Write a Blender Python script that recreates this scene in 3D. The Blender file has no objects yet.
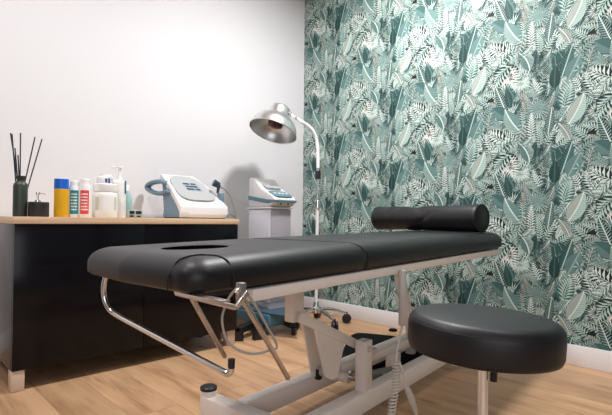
import bpy, bmesh, math, random
from mathutils import Vector, Matrix
from math import sin, cos, pi, radians, sqrt, atan2

# ------------------------------------------------------------------ camera
H = 0.77
FP = 462.0
TH = radians(46.15)
AL = radians(0.8)
RO = 0.0098
SH = 6.55
R0 = Vector((sin(TH), -cos(TH), 0))
FW = Vector((cos(TH) * cos(AL), sin(TH) * cos(AL), sin(AL)))
U0 = R0.cross(FW)
RR = R0 * cos(RO) + U0 * sin(RO)
UU = U0 * cos(RO) - R0 * sin(RO)
cam = bpy.data.cameras.new('camera')
camo = bpy.data.objects.new('camera', cam)
bpy.context.scene.collection.objects.link(camo)
cam.lens = FP / 612 * 36
cam.sensor_width = 36
cam.sensor_fit = 'HORIZONTAL'
cam.shift_y = SH / 612
cam.clip_start = 0.02
mw = Matrix((RR, UU, -FW)).transposed().to_4x4()
mw.translation = Vector((0, 0, H))
camo.matrix_world = mw
S = bpy.context.scene
S.camera = camo

# ------------------------------------------------------------------ light
w = bpy.data.worlds.new('room_light')
S.world = w
w.use_nodes = True
w.node_tree.nodes['Background'].inputs[0].default_value = (0.86, 0.92, 1.0, 1)
w.node_tree.nodes['Background'].inputs[1].default_value = 0.14
S.view_settings.view_transform = 'Standard'
S.view_settings.look = 'None'
S.view_settings.gamma = 1
S.view_settings.use_curve_mapping = False
S.view_settings.exposure = 0.20
S.cycles.use_denoising = True
S.cycles.max_bounces = 8
S.cycles.diffuse_bounces = 5

XW, YW, CZ = 2.800, 2.953, 2.76


def downlight_at(loc, watts, size=0.14, col=(1, 0.985, 1.0), spread=180):
    l = bpy.data.lights.new('downlight_beam', 'AREA')
    l.shape = 'DISK'
    l.size = size
    l.energy = watts
    l.color = col
    l.spread = radians(spread)
    o = bpy.data.objects.new('downlight_beam', l)
    S.collection.objects.link(o)
    o.location = loc
    return o


LIGHTS = [((1.95, 1.58), 50), ((0.30, 1.75), 18), ((-0.9, 1.75), 13), ((1.75, 0.25), 8), ((-0.6, -0.6), 4)]
for (lx, ly), e in LIGHTS:
    downlight_at((lx, ly, CZ - 0.012), e, 0.26 if e > 40 else 0.14)
# soft fill light added behind the camera, out of view
l = bpy.data.lights.new('front_fill', 'AREA')
l.shape = 'RECTANGLE'
l.size = 2.4
l.size_y = 1.6
l.energy = 24
l.color = (0.93, 0.96, 1.0)
o = bpy.data.objects.new('front_fill', l)
S.collection.objects.link(o)
o.location = (-1.0, -1.5, 1.25)
o.rotation_euler = Vector((-1.0 - 1.2, -1.5 - 1.7, 0.5)).to_track_quat('Z', 'Y').to_euler()

# ------------------------------------------------------------------ helpers
random.seed(7)


def ray(px, py):
    return FW + RR * ((px - 306) / FP) + UU * (-(py - 207.5 - SH) / FP)


O = Vector((0, 0, H))


def atz(px, py, z):
    d = ray(px, py)
    return O + d * ((z - H) / d.z)


def aty(px, py, y):
    d = ray(px, py)
    return O + d * (y / d.y)


def atx(px, py, x):
    d = ray(px, py)
    return O + d * (x / d.x)


def atd(px, py, dep):
    return O + ray(px, py) * dep


def lin(r, g, b):
    f = lambda c: ((c / 255 + 0.055) / 1.055) ** 2.4 if c > 10 else c / 255 / 12.92
    return (f(r), f(g), f(b), 1)


MATS = {}


def mat(name, col, rough=0.5, metal=0.0, bump=0.0, bscale=200, trans=0.0, spec=0.5, coat=0.0, var=0.0, alpha=1.0, ior=1.45, emis=None):
    if name in MATS:
        return MATS[name]
    m = bpy.data.materials.new(name)
    m.use_nodes = True
    nt = m.node_tree
    b = nt.nodes['Principled BSDF']
    if len(col) == 3:
        col = (*col, 1)
    b.inputs['Base Color'].default_value = col
    b.inputs['Roughness'].default_value = rough
    b.inputs['Metallic'].default_value = metal
    b.inputs['Specular IOR Level'].default_value = spec
    b.inputs['Transmission Weight'].default_value = trans
    b.inputs['Coat Weight'].default_value = coat
    b.inputs['Coat Roughness'].default_value = 0.08
    b.inputs['IOR'].default_value = ior
    b.inputs['Alpha'].default_value = alpha
    tc = nt.nodes.new('ShaderNodeTexCoord')
    n = nt.nodes.new('ShaderNodeTexNoise')
    n.inputs['Scale'].default_value = bscale
    n.inputs['Detail'].default_value = 3
    nt.links.new(tc.outputs['Object'], n.inputs['Vector'])
    if bump > 0:
        bp = nt.nodes.new('ShaderNodeBump')
        bp.inputs['Strength'].default_value = bump
        bp.inputs['Distance'].default_value = 0.002
        nt.links.new(n.outputs['Fac'], bp.inputs['Height'])
        nt.links.new(bp.outputs['Normal'], b.inputs['Normal'])
    mr = nt.nodes.new('ShaderNodeMapRange')
    mr.inputs['To Min'].default_value = max(0.0, rough * 0.88)
    mr.inputs['To Max'].default_value = min(1, rough * 1.12)
    nt.links.new(n.outputs['Fac'], mr.inputs['Value'])
    nt.links.new(mr.outputs['Result'], b.inputs['Roughness'])
    if var > 0:
        mx = nt.nodes.new('ShaderNodeMix')
        mx.data_type = 'RGBA'
        mx.inputs['A'].default_value = tuple(c * (1 - var) for c in col[:3]) + (1,)
        mx.inputs['B'].default_value = tuple(min(1, c * (1 + var)) for c in col[:3]) + (1,)
        nt.links.new(n.outputs['Fac'], mx.inputs['Factor'])
        nt.links.new(mx.outputs['Result'], b.inputs['Base Color'])
    MATS[name] = m
    return m


def link(name, bm, m, parent=None, smooth=30, recalc=True):
    """bmesh in WORLD coordinates -> one object; parent keeps world place"""
    if recalc:
        bmesh.ops.recalc_face_normals(bm, faces=bm.faces)
    me = bpy.data.meshes.new(name)
    bm.to_mesh(me)
    bm.free()
    for p in me.polygons:
        p.use_smooth = bool(smooth)
    if smooth:
        me.set_sharp_from_angle(angle=radians(smooth))
    for mm in (m if isinstance(m, (list, tuple)) else [m]):
        me.materials.append(mm)
    o = bpy.data.objects.new(name, me)
    S.collection.objects.link(o)
    if parent:
        root = parent
        o.parent = root
        o.matrix_parent_inverse = world_of(root).inverted()
    return o


def world_of(o):
    m = Matrix.Translation(o.location) @ o.rotation_euler.to_matrix().to_4x4()
    if o.parent:
        return world_of(o.parent) @ o.matrix_parent_inverse @ m
    return m


def thing(name, label, cat, loc=(0, 0, 0), group=None):
    o = bpy.data.objects.new(name, None)
    o.empty_display_size = 0.05
    S.collection.objects.link(o)
    o.location = loc
    o['label'] = label
    o['category'] = cat
    if group:
        o['group'] = group
    return o


def tag(o, label, cat, group=None):
    o['label'] = label
    o['category'] = cat
    if group:
        o['group'] = group
    return o


def struct(o):
    o['kind'] = 'structure'
    return o


def frame(origin, xdir, zdir=(0, 0, 1)):
    x = Vector(xdir).normalized()
    z = Vector(zdir)
    z = (z - x * z.dot(x)).normalized()
    y = z.cross(x)
    m = Matrix((x, y, z)).transposed().to_4x4()
    m.translation = Vector(origin)
    return m


I4 = Matrix.Identity(4)


def box(bm, a, b, M=I4, bev=0.0, seg=2):
    """box between corners a and b in frame M"""
    lo = [min(a[i], b[i]) for i in range(3)]
    hi = [max(a[i], b[i]) for i in range(3)]
    c = Vector([(lo[i] + hi[i]) / 2 for i in range(3)])
    s = [max(hi[i] - lo[i], 1e-5) for i in range(3)]
    r = bmesh.ops.create_cube(bm, size=1)
    vs = r['verts']
    for v in vs:
        v.co = M @ (Vector((v.co.x * s[0], v.co.y * s[1], v.co.z * s[2])) + c)
    if bev > 0:
        es = list({e for v in vs for e in v.link_edges})
        bmesh.ops.bevel(bm, geom=es, offset=min(bev, min(s) * 0.49), segments=seg, affect='EDGES', profile=0.5)


def lathe(bm, prof, M=I4, n=32, cap=True, sx=1.0, sy=1.0):
    """prof: list of (r,z); revolve about z in frame M"""
    rings = []
    for r, z in prof:
        rings.append([bm.verts.new(M @ Vector((r * cos(2 * pi * k / n) * sx, r * sin(2 * pi * k / n) * sy, z))) for k in range(n)])
    for a, b in zip(rings, rings[1:]):
        for k in range(n):
            bm.faces.new((a[k], a[(k + 1) % n], b[(k + 1) % n], b[k]))
    if cap:
        for rg in (rings[0], rings[-1]):
            try:
                bm.faces.new(rg)
            except ValueError:
                pass


def smooth_path(pts, n=8, closed=False):
    pts = [Vector(p) for p in pts]
    if n <= 1 or len(pts) < 3:
        return pts
    out = []
    P = [pts[0] * 2 - pts[1]] + pts + [pts[-1] * 2 - pts[-2]]
    for i in range(1, len(P) - 2):
        p0, p1, p2, p3 = P[i - 1:i + 3]
        for k in range(n):
            t = k / n
            out.append(0.5 * ((2 * p1) + (p2 - p0) * t + (2 * p0 - 5 * p1 + 4 * p2 - p3) * t * t + (3 * p1 - p0 - 3 * p2 + p3) * t ** 3))
    out.append(pts[-1])
    return out


def tube(bm, pts, r, n=10, sm=8, flat=1.0, r2=None):
    path = smooth_path(pts, sm)
    N = len(path)
    t0 = (path[1] - path[0]).normalized()
    up = Vector((0, 0, 1)) if abs(t0.z) < 0.9 else Vector((1, 0, 0))
    nrm = (up - t0 * up.dot(t0)).normalized()
    rings = []
    for i, p in enumerate(path):
        t = (path[min(i + 1, N - 1)] - path[max(i - 1, 0)]).normalized()
        nrm = (nrm - t * nrm.dot(t)).normalized()
        b = t.cross(nrm)
        rr = r if r2 is None else r + (r2 - r) * i / (N - 1)
        rings.append([bm.verts.new(p + nrm * (rr * cos(2 * pi * k / n)) + b * (rr * flat * sin(2 * pi * k / n))) for k in range(n)])
    for a, b in zip(rings, rings[1:]):
        for k in range(n):
            bm.faces.new((a[k], a[(k + 1) % n], b[(k + 1) % n], b[k]))
    bm.faces.new(rings[0])
    bm.faces.new(rings[-1])


def beam(bm, p, q, wd, ht, bev=0.004, up=(0, 0, 1)):
    """rectangular bar from p to q (centre line)"""
    p, q = Vector(p), Vector(q)
    M = frame(p, q - p, up)
    box(bm, (0, -wd / 2, -ht / 2), ((q - p).length, wd / 2, ht / 2), M, bev)


def prism(bm, pts, vec, bev=0.0, seg=3):
    """polygon pts (3D, planar) extruded along vec"""
    vec = Vector(vec)
    a = [bm.verts.new(Vector(p)) for p in pts]
    b = [bm.verts.new(Vector(p) + vec) for p in pts]
    n = len(pts)
    fs = [bm.faces.new(a), bm.faces.new(b)]
    for k in range(n):
        fs.append(bm.faces.new((a[k], a[(k + 1) % n], b[(k + 1) % n], b[k])))
    if bev > 0:
        es = list({e for v in a + b for e in v.link_edges})
        bmesh.ops.recalc_face_normals(bm, faces=fs)
        bmesh.ops.bevel(bm, geom=es, offset=bev, segments=seg, affect='EDGES', profile=0.5, clamp_overlap=True)


def rrect(hx, hy, R, nc=8, ns=14):
    """rounded rectangle outline points, ccw; R = radii at (+,-), (+,+), (-,+), (-,-)"""
    hx = max(hx, 1e-4)
    hy = max(hy, 1e-4)
    if not isinstance(R, (list, tuple)):
        R = [R] * 4
    R = [max(min(r, hx, hy), 1e-5) for r in R]
    sg = ((1, -1), (1, 1), (-1, 1), (-1, -1))
    arcs = []
    for k in range(4):
        sx, sy = sg[k]
        a0 = -pi / 2 + k * pi / 2
        cx, cy = sx * (hx - R[k]), sy * (hy - R[k])
        arcs.append([(cx + R[k] * cos(a0 + j / nc * pi / 2), cy + R[k] * sin(a0 + j / nc * pi / 2)) for j in range(nc + 1)])
    pts = []
    for k in range(4):
        pts += arcs[k]
        e, s_ = arcs[k][-1], arcs[(k + 1) % 4][0]
        for j in range(1, ns):
            pts.append((e[0] + (s_[0] - e[0]) * j / ns, e[1] + (s_[1] - e[1]) * j / ns))
    return pts


def cushion(bm, M, hx, hy, zb, zt, R, re, hfun=None, ns=14, nc=8, step=0.012, crown=0.0, warp=None, seam=0):
    """padded slab: rounded plan, rolled top edge, height function for dents; seam = +1/-1: that end butts against the next cushion"""
    rx = re * 1.35
    prof = [(0.012, zb), (0.0, zb + 0.010)]
    for k in range(9):
        a = k / 8 * pi / 2
        prof.append((rx * (1 - cos(a)), zt - re + re * sin(a)))
    t = rx + step
    m = min(hx, hy)
    while t < m - 0.002:
        prof.append((t, zt))
        t += step
    prof.append((m - 0.0008, zt))
    rings = []
    for t, z in prof:
        ring = []
        for (x, y) in rrect(hx - t, hy - t, [max(r - t * 0.7, 0.001) for r in R], nc, ns):
            zz = z
            dy = hy - abs(y)
            if z >= zt - re:
                k = min(1, max(0, (z - (zt - re)) / re))
                zz += crown * k * (1 - (x / hx) ** 2) * (1 - (y / hy) ** 2)
                if hfun:
                    zz += hfun(x, y) * k
            if seam:
                w_ = max(0.0, min(1.0, (x * seam / hx - 0.55) / 0.4))
                w_ = w_ * w_ * (3 - 2 * w_)
                x += seam * 0.85 * min(t, rx) * max(0, 1 - max(0, t - rx) / 0.12) * w_
            p = Vector((x, y, zz))
            if warp:
                p = warp(p)
            ring.append(bm.verts.new(M @ p))
        rings.append(ring)
    n = len(rings[0])
    for a, b in zip(rings, rings[1:]):
        for k in range(n):
            bm.faces.new((a[k], a[(k + 1) % n], b[(k + 1) % n], b[k]))
    bm.faces.new(rings[0])
    bm.faces.new(rings[-1])


# ------------------------------------------------------------------ materials
WHITE_PAINT = mat('wall_paint', (0.705, 0.690, 0.698), 0.65, bump=0.05, bscale=120, spec=0.3)
TRIM = mat('trim_white', (0.82, 0.80, 0.80), 0.35, bump=0.02, bscale=60)
LEATHER = mat('black_leather', (0.0095, 0.0090, 0.0110), 0.44, bump=0.10, bscale=260, spec=0.46)
STOOLL = mat('stool_leather', (0.0085, 0.0080, 0.0105), 0.46, bump=0.08, bscale=260, spec=0.5)
SEAM = mat('seam_thread', (0.006, 0.006, 0.007), 0.6)
CREAM = mat('cream_enamel', (0.86, 0.765, 0.70), 0.32, bump=0.01, bscale=40)
CHROME = mat('chrome', (0.78, 0.77, 0.77), 0.16, metal=1.0)
BRUSHED = mat('brushed_aluminium', (0.72, 0.71, 0.70), 0.34, metal=1.0, bump=0.05, bscale=300)
TUBE = mat('dull_steel_tube', (0.55, 0.44, 0.39), 0.35, metal=0.75)
BLACKP = mat('black_plastic', (0.012, 0.012, 0.014), 0.42)
GLOSS = mat('gloss_black_lacquer', (0.004, 0.0035, 0.005), 0.16, spec=0.28)
SIDEP = mat('dark_side_lacquer', (0.035, 0.033, 0.040), 0.22, spec=0.6)
WHITEP = mat('white_plastic', (0.70, 0.685, 0.69), 0.35)
GREYP = mat('light_grey_plastic', (0.55, 0.55, 0.58), 0.35)
TEALB = mat('slate_teal_plastic', (0.10, 0.21, 0.25), 0.35)
SLATE = mat('pale_slate_plastic', (0.15, 0.235, 0.31), 0.35)


def floor_material():
    m = bpy.data.materials.new('oak_plank_floor')
    m.use_nodes = True
    nt = m.node_tree
    N, L = nt.nodes, nt.links
    b = N['Principled BSDF']
    tc = N.new('ShaderNodeTexCoord')
    mp = N.new('ShaderNodeMapping')
    mp.inputs['Rotation'].default_value = (0, 0, radians(90))
    L.new(tc.outputs['Object'], mp.inputs['Vector'])
    br = N.new('ShaderNodeTexBrick')
    br.inputs['Scale'].default_value = 1.0
    br.inputs['Brick Width'].default_value = 1.28
    br.inputs['Row Height'].default_value = 0.192
    br.inputs['Mortar Size'].default_value = 0.0011
    br.inputs['Mortar Smooth'].default_value = 0.2
    br.inputs['Bias'].default_value = 0.0
    br.inputs['Color1'].default_value = (0.0, 0.0, 0.0, 1)
    br.inputs['Color2'].default_value = (1, 1, 1, 1)
    br.inputs['Mortar'].default_value = (0.5, 0.5, 0.5, 1)
    br.offset = 0.37
    L.new(mp.outputs['Vector'], br.inputs['Vector'])
    # grain stretched along planks, offset per plank
    add = N.new('ShaderNodeVectorMath')
    add.operation = 'ADD'
    sc = N.new('ShaderNodeVectorMath')
    sc.operation = 'SCALE'
    sc.inputs['Scale'].default_value = 7.0
    L.new(br.outputs['Color'], sc.inputs[0])
    L.new(mp.outputs['Vector'], add.inputs[0])
    L.new(sc.outputs['Vector'], add.inputs[1])
    m2 = N.new('ShaderNodeMapping')
    m2.inputs['Scale'].default_value = (2.2, 26, 2.2)
    L.new(add.outputs['Vector'], m2.inputs['Vector'])
    n1 = N.new('ShaderNodeTexNoise')
    n1.inputs['Scale'].default_value = 1.0
    n1.inputs['Detail'].default_value = 6
    n1.inputs['Roughness'].default_value = 0.62
    n1.inputs['Distortion'].default_value = 0.5
    L.new(m2.outputs['Vector'], n1.inputs['Vector'])
    m3 = N.new('ShaderNodeMapping')
    m3.inputs['Scale'].default_value = (1.6, 6.5, 1.6)
    L.new(add.outputs['Vector'], m3.inputs['Vector'])
    n2 = N.new('ShaderNodeTexNoise')
    n2.inputs['Scale'].default_value = 1.3
    n2.inputs['Detail'].default_value = 3
    L.new(m3.outputs['Vector'], n2.inputs['Vector'])
    cr = N.new('ShaderNodeValToRGB')
    e = cr.color_ramp.elements
    e[0].position = 0.30
    e[0].color = (0.25, 0.125, 0.060, 1)
    e[1].position = 0.70
    e[1].color = (0.64, 0.400, 0.225, 1)
    k = e.new(0.48)
    k.color = (0.50, 0.295, 0.158, 1)
    mxn = N.new('ShaderNodeMix')
    mxn.data_type = 'FLOAT'
    mxn.inputs['Factor'].default_value = 0.5
    L.new(n1.outputs['Fac'], mxn.inputs['A'])
    L.new(n2.outputs['Fac'], mxn.inputs['B'])
    L.new(mxn.outputs['Result'], cr.inputs['Fac'])
    # knots
    vo = N.new('ShaderNodeTexVoronoi')
    vo.inputs['Scale'].default_value = 1.0
    m4 = N.new('ShaderNodeMapping')
    m4.inputs['Scale'].default_value = (2.4, 6.0, 1)
    L.new(add.outputs['Vector'], m4.inputs['Vector'])
    L.new(m4.outputs['Vector'], vo.inputs['Vector'])
    kr = N.new('ShaderNodeMapRange')
    kr.inputs['From Min'].default_value = 0.02
    kr.inputs['From Max'].default_value = 0.16
    kr.inputs['To Min'].default_value = 0.62
    kr.inputs['To Max'].default_value = 1.0
    L.new(vo.outputs['Distance'], kr.inputs['Value'])
    mu = N.new('ShaderNodeMix')
    mu.data_type = 'RGBA'
    mu.blend_type = 'MULTIPLY'
    mu.inputs['Factor'].default_value = 1
    L.new(cr.outputs['Color'], mu.inputs['A'])
    L.new(kr.outputs['Result'], mu.inputs['B'])
    # per-plank tint
    tr = N.new('ShaderNodeMapRange')
    tr.inputs['To Min'].default_value = 0.86
    tr.inputs['To Max'].default_value = 1.08
    L.new(br.outputs['Color'], tr.inputs['Value'])
    mu2 = N.new('ShaderNodeMix')
    mu2.data_type = 'RGBA'
    mu2.blend_type = 'MULTIPLY'
    mu2.inputs['Factor'].default_value = 1
    L.new(mu.outputs['Result'], mu2.inputs['A'])
    L.new(tr.outputs['Result'], mu2.inputs['B'])
    # joints
    mu3 = N.new('ShaderNodeMix')
    mu3.data_type = 'RGBA'
    L.new(br.outputs['Fac'], mu3.inputs['Factor'])
    L.new(mu2.outputs['Result'], mu3.inputs['A'])
    mu3.inputs['B'].default_value = (0.22, 0.13, 0.07, 1)
    L.new(mu3.outputs['Result'], b.inputs['Base Color'])
    b.inputs['Roughness'].default_value = 0.42
    bp = N.new('ShaderNodeBump')
    bp.inputs['Strength'].default_value = 0.08
    bp.inputs['Distance'].default_value = 0.001
    L.new(n1.outputs['Fac'], bp.inputs['Height'])
    L.new(bp.outputs['Normal'], b.inputs['Normal'])
    return m


# ------------------------------------------------------------------ room
X0, Y0 = -2.2, -2.2
bm = bmesh.new()
box(bm, (X0, Y0, -0.08), (XW, YW, 0))
struct(link('floor', bm, floor_material(), smooth=0))
bm = bmesh.new()
box(bm, (X0, Y0, CZ), (XW, YW, CZ + 0.08))
struct(link('ceiling', bm, WHITE_PAINT, smooth=0))
bm = bmesh.new()
box(bm, (X0, YW, -0.08), (XW + 0.12, YW + 0.12, CZ + 0.08))
struct(link('wall_left', bm, WHITE_PAINT, smooth=0))
bm = bmesh.new()
box(bm, (XW, Y0, -0.08), (XW + 0.12, YW, CZ + 0.08))
wall_right = struct(link('wall_right', bm, WHITE_PAINT, smooth=0))
BBH = 0.112
bm = bmesh.new()
box(bm, (XW - 0.014, Y0, 0), (XW - 0.0055, YW - 0.001, BBH), bev=0.003)
box(bm, (XW - 0.008, Y0, 0), (XW, YW - 0.001, BBH - 0.004))
struct(link('baseboard_right', bm, TRIM))
bm = bmesh.new()
box(bm, (X0, YW - 0.014, 0), (XW - 0.0145, YW, BBH), bev=0.003)
struct(link('baseboard_left', bm, TRIM))

# ------------------------------------------------------------------ wallpaper: printed leaves
PAPER = bpy.data.materials.new('leaf_wallpaper')
PAPER.use_nodes = True
_n = PAPER.node_tree
_a = _n.nodes.new('ShaderNodeAttribute')
_a.attribute_name = 'ink'
_b = _n.nodes['Principled BSDF']
_tc = _n.nodes.new('ShaderNodeTexCoord')
_nz = _n.nodes.new('ShaderNodeTexNoise')
_nz.inputs['Scale'].default_value = 260
_mr = _n.nodes.new('ShaderNodeMapRange')
_mr.inputs['To Min'].default_value = 0.86
_mr.inputs['To Max'].default_value = 1.14
_mx = _n.nodes.new('ShaderNodeMix')
_mx.data_type = 'RGBA'
_mx.blend_type = 'MULTIPLY'
_mx.inputs['Factor'].default_value = 1
_n.links.new(_tc.outputs['Object'], _nz.inputs['Vector'])
_n.links.new(_nz.outputs['Fac'], _mr.inputs['Value'])
_n.links.new(_a.outputs['Color'], _mx.inputs['A'])
_n.links.new(_mr.outputs['Result'], _mx.inputs['B'])
_n.links.new(_mx.outputs['Result'], _b.inputs['Base Color'])
_b.inputs['Roughness'].default_value = 0.62
_b.inputs['Specular IOR Level'].default_value = 0.3

TWd, THt = 0.552, 0.535
C = {
    'deep': lin(38, 70, 68), 'teal': lin(62, 98, 95), 'mid': lin(100, 132, 127), 'sage': lin(144, 166, 159),
    'pale': lin(176, 198, 188), 'mint': lin(206, 220, 212), 'white': lin(230, 234, 228), 'blush': lin(214, 204, 196),
    'grey': lin(92, 122, 120), 'ink': lin(22, 30, 30), 'maroon': lin(66, 58, 58), 'rose': lin(168, 170, 160), 'forest': lin(24, 52, 48),
}
polys = []   # (list of 2D pts, colour name, layer)
layer = [0]
rw = random.Random(11)


def P_(pts, c):
    polys.append((pts, c, layer[0]))


def axis_pts(base, tip, bend, n):
    bx, by = base
    tx, ty = tip
    dx, dy = tx - bx, ty - by
    L = sqrt(dx * dx + dy * dy)
    nx, ny = -dy / L, dx / L
    out = []
    for i in range(n + 1):
        t = i / n
        o = bend * L * 4 * t * (1 - t)
        out.append((bx + dx * t + nx * o, by + dy * t + ny * o))
    return out, (nx, ny), L, (dx / L, dy / L)


def blade(base, tip, wd, c, rib=None, vein=None, nv=9, bend=0.0, half=None):
    """solid leaf: outline, midrib and side veins"""
    n = 14
    ax, nr, L, dr = axis_pts(base, tip, bend, n)
    wf = lambda t: wd * sin(pi * min(1, t ** 0.8)) ** 0.8 * 0.5
    for s, cc in ((1, c), (-1, half or c)):
        for i in range(n):
            a, b = ax[i], ax[i + 1]
            wa, wb = wf(i / n), wf((i + 1) / n)
            P_([a, b, (b[0] + s * nr[0] * wb, b[1] + s * nr[1] * wb), (a[0] + s * nr[0] * wa, a[1] + s * nr[1] * wa)], cc)
    layer[0] += 1
    if vein:
        for i in range(1, nv + 1):
            t = i / (nv + 2)
            j = int(t * n)
            f = t * n - j
            a = (ax[j][0] * (1 - f) + ax[min(j + 1, n)][0] * f, ax[j][1] * (1 - f) + ax[min(j + 1, n)][1] * f)
            for s in (1, -1):
                ww = wf(min(0.99, t + 0.04)) * 0.93
                e = (a[0] + s * nr[0] * ww + dr[0] * ww * 0.55, a[1] + s * nr[1] * ww + dr[1] * ww * 0.55)
                th = L / nv * 0.20
                P_([(a[0] - dr[0] * th, a[1] - dr[1] * th), (a[0] + dr[0] * th, a[1] + dr[1] * th), (e[0] + dr[0] * th * .6, e[1] + dr[1] * th * .6), (e[0] - dr[0] * th * .6, e[1] - dr[1] * th * .6)], vein)
        layer[0] += 1
    if rib:
        th = wd * 0.035 + 0.0006
        for i in range(n):
            a, b = ax[i], ax[i + 1]
            P_([(a[0] + nr[0] * th, a[1] + nr[1] * th), (b[0] + nr[0] * th, b[1] + nr[1] * th), (b[0] - nr[0] * th, b[1] - nr[1] * th), (a[0] - nr[0] * th, a[1] - nr[1] * th)], rib)
        layer[0] += 1


def spindle(a, ang, ln, th, c, bend=0.0):
    dx, dy = cos(ang), sin(ang)
    nx, ny = -dy, dx
    m1 = (a[0] + dx * ln * 0.45 + nx * (th / 2 + bend * ln), a[1] + dy * ln * 0.45 + ny * (th / 2 + bend * ln))
    m2 = (a[0] + dx * ln * 0.45 - nx * (th / 2 - bend * ln), a[1] + dy * ln * 0.45 - ny * (th / 2 - bend * ln))
    P_([a, m2, (a[0] + dx * ln, a[1] + dy * ln), m1], c)


def frond(base, tip, n, ln, th, c, c2=None, stem='mint', bend=0.05, lean=0.75):
    """feather palm frond"""
    ax, nr, L, dr = axis_pts(base, tip, bend, n)
    A = atan2(dr[1], dr[0])
    for i in range(n):
        t = i / n
        l = ln * (0.45 + 0.55 * sin(pi * (0.15 + 0.75 * t)))
        for s in (1, -1):
            spindle(ax[i], A + s * (lean + 0.35 * (1 - t)), l, th, c if (i % 2 or not c2) else c2, bend=-0.05 * s)
    layer[0] += 1
    for i in range(n):
        a, b = ax[i], ax[i + 1]
        h = 0.0011
        P_([(a[0] + nr[0] * h, a[1] + nr[1] * h), (b[0] + nr[0] * h, b[1] + nr[1] * h), (b[0] - nr[0] * h, b[1] - nr[1] * h), (a[0] - nr[0] * h, a[1] - nr[1] * h)], stem)
    layer[0] += 1


def fan(c0, r, a0, a1, n, th, c, back=None, c2=None, r0=0.0, jit=0.1, bend=0.0):
    if back:
        m = 16
        for i in range(m):
            u, v = a0 + (a1 - a0) * i / m, a0 + (a1 - a0) * (i + 1) / m
            P_([c0, (c0[0] + r * .93 * cos(u), c0[1] + r * .93 * sin(u)), (c0[0] + r * .93 * cos(v), c0[1] + r * .93 * sin(v))], back)
        layer[0] += 1
    for i in range(n):
        a = a0 + (a1 - a0) * (i + 0.5) / n
        l = r * (1 + rw.uniform(-jit, jit))
        p = (c0[0] + r0 * cos(a), c0[1] + r0 * sin(a))
        spindle(p, a + rw.uniform(-.04, .04), l - r0, th, c if (i % 2 or not c2) else c2, bend=bend)
    layer[0] += 1


def slit_leaf(base, tip, wd, c, slit, n=6, bend=0.0, rib=None):
    """pale leaf cut into broad lobes over a dark ground"""
    blade(base, tip, wd * .96, slit, None, None, bend=bend)
    ax, nr, L, dr = axis_pts(base, tip, bend, n + 1)
    A = atan2(dr[1], dr[0])
    for i in range(n + 1):
        t = (i + .5) / (n + 1)
        ww = wd * 0.60 * sin(pi * t ** 0.75) ** 0.7 + .004
        for s in (1, -1):
            spindle(ax[i], A + s * (1.15 - .5 * t), ww, L / (n + 1) * .66, c, bend=-.10 * s)
    layer[0] += 1
    for i in range(n + 1):
        a, b = ax[i], ax[i + 1]
        h = 0.0016
        P_([(a[0] + nr[0] * h, a[1] + nr[1] * h), (b[0] + nr[0] * h, b[1] + nr[1] * h), (b[0] - nr[0] * h, b[1] - nr[1] * h), (a[0] - nr[0] * h, a[1] - nr[1] * h)], c)
    layer[0] += 1


# curated tile; x in 0..1 across, y in 0..1 up (anchor = the dark wedge)
def q(x, y):
    return (x * TWd, y * THt)


# under-layers: back to front, dark to light
def scatter(n, kinds, Lmin, Lmax, up=1.2):
    m = int(math.ceil(sqrt(n)))
    cells = [(i, j) for i in range(m) for j in range(m)]
    rw.shuffle(cells)
    for (ci_, cj_) in cells[:n]:
        x, y = (ci_ + rw.random()) / m, (cj_ + rw.random()) / m
        a = pi / 2 + rw.uniform(-up, up)
        L = rw.uniform(Lmin, Lmax)
        b0 = q(x, y)
        b0 = (b0[0] - L * .5 * cos(a), b0[1] - L * .5 * sin(a))
        t0 = (b0[0] + L * cos(a), b0[1] + L * sin(a))
        k = rw.choice(kinds)
        if k == 'dark':
            c_, h_, v_ = rw.choice([('deep', 'forest', 'teal'), ('teal', 'deep', 'mid'), ('forest', 'deep', 'teal'), ('grey', 'teal', 'deep')])
            blade(b0, t0, L * 0.34, c_, 'mid', v_, 9, rw.uniform(-.1, .1), h_)
        elif k == 'ribbed':
            c_, v_ = rw.choice([('deep', 'mint'), ('forest', 'pale'), ('sage', 'deep'), ('mint', 'deep'), ('rose', 'teal'), ('teal', 'mint')])
            blade(b0, t0, L * 0.36, c_, 'mint', v_, 11, rw.uniform(-.12, .12))
        elif k == 'frond':
            c1_, c2_ = rw.choice([('sage', 'mid'), ('pale', 'sage'), ('mint', 'pale'), ('mint', 'deep'), ('deep', 'teal')])
            frond(b0, t0, 15, L * 0.36, 0.0062, c1_, c2_, 'sage', rw.uniform(-.12, .12), .8)
        elif k == 'fan':
            fan(b0, L * 0.62, a - 1.25, a + 1.25, 17, 0.0052, rw.choice(['pale', 'mint', 'sage']), rw.choice([None, 'forest', 'deep']), rw.choice(['mid', 'teal', 'sage']))
        else:
            slit_leaf(b0, t0, L * 0.46, rw.choice(['pale', 'mint', 'sage', 'rose']), rw.choice(['forest', 'deep', 'teal']), 7, rw.uniform(-.1, .1))


scatter(64, ['dark', 'dark', 'frond', 'fan'], .11, .17)
scatter(81, ['dark', 'ribbed', 'frond', 'fan', 'slit'], .08, .14)
scatter(100, ['ribbed', 'frond', 'fan', 'slit', 'slit', 'dark'], .07, .12)

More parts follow.
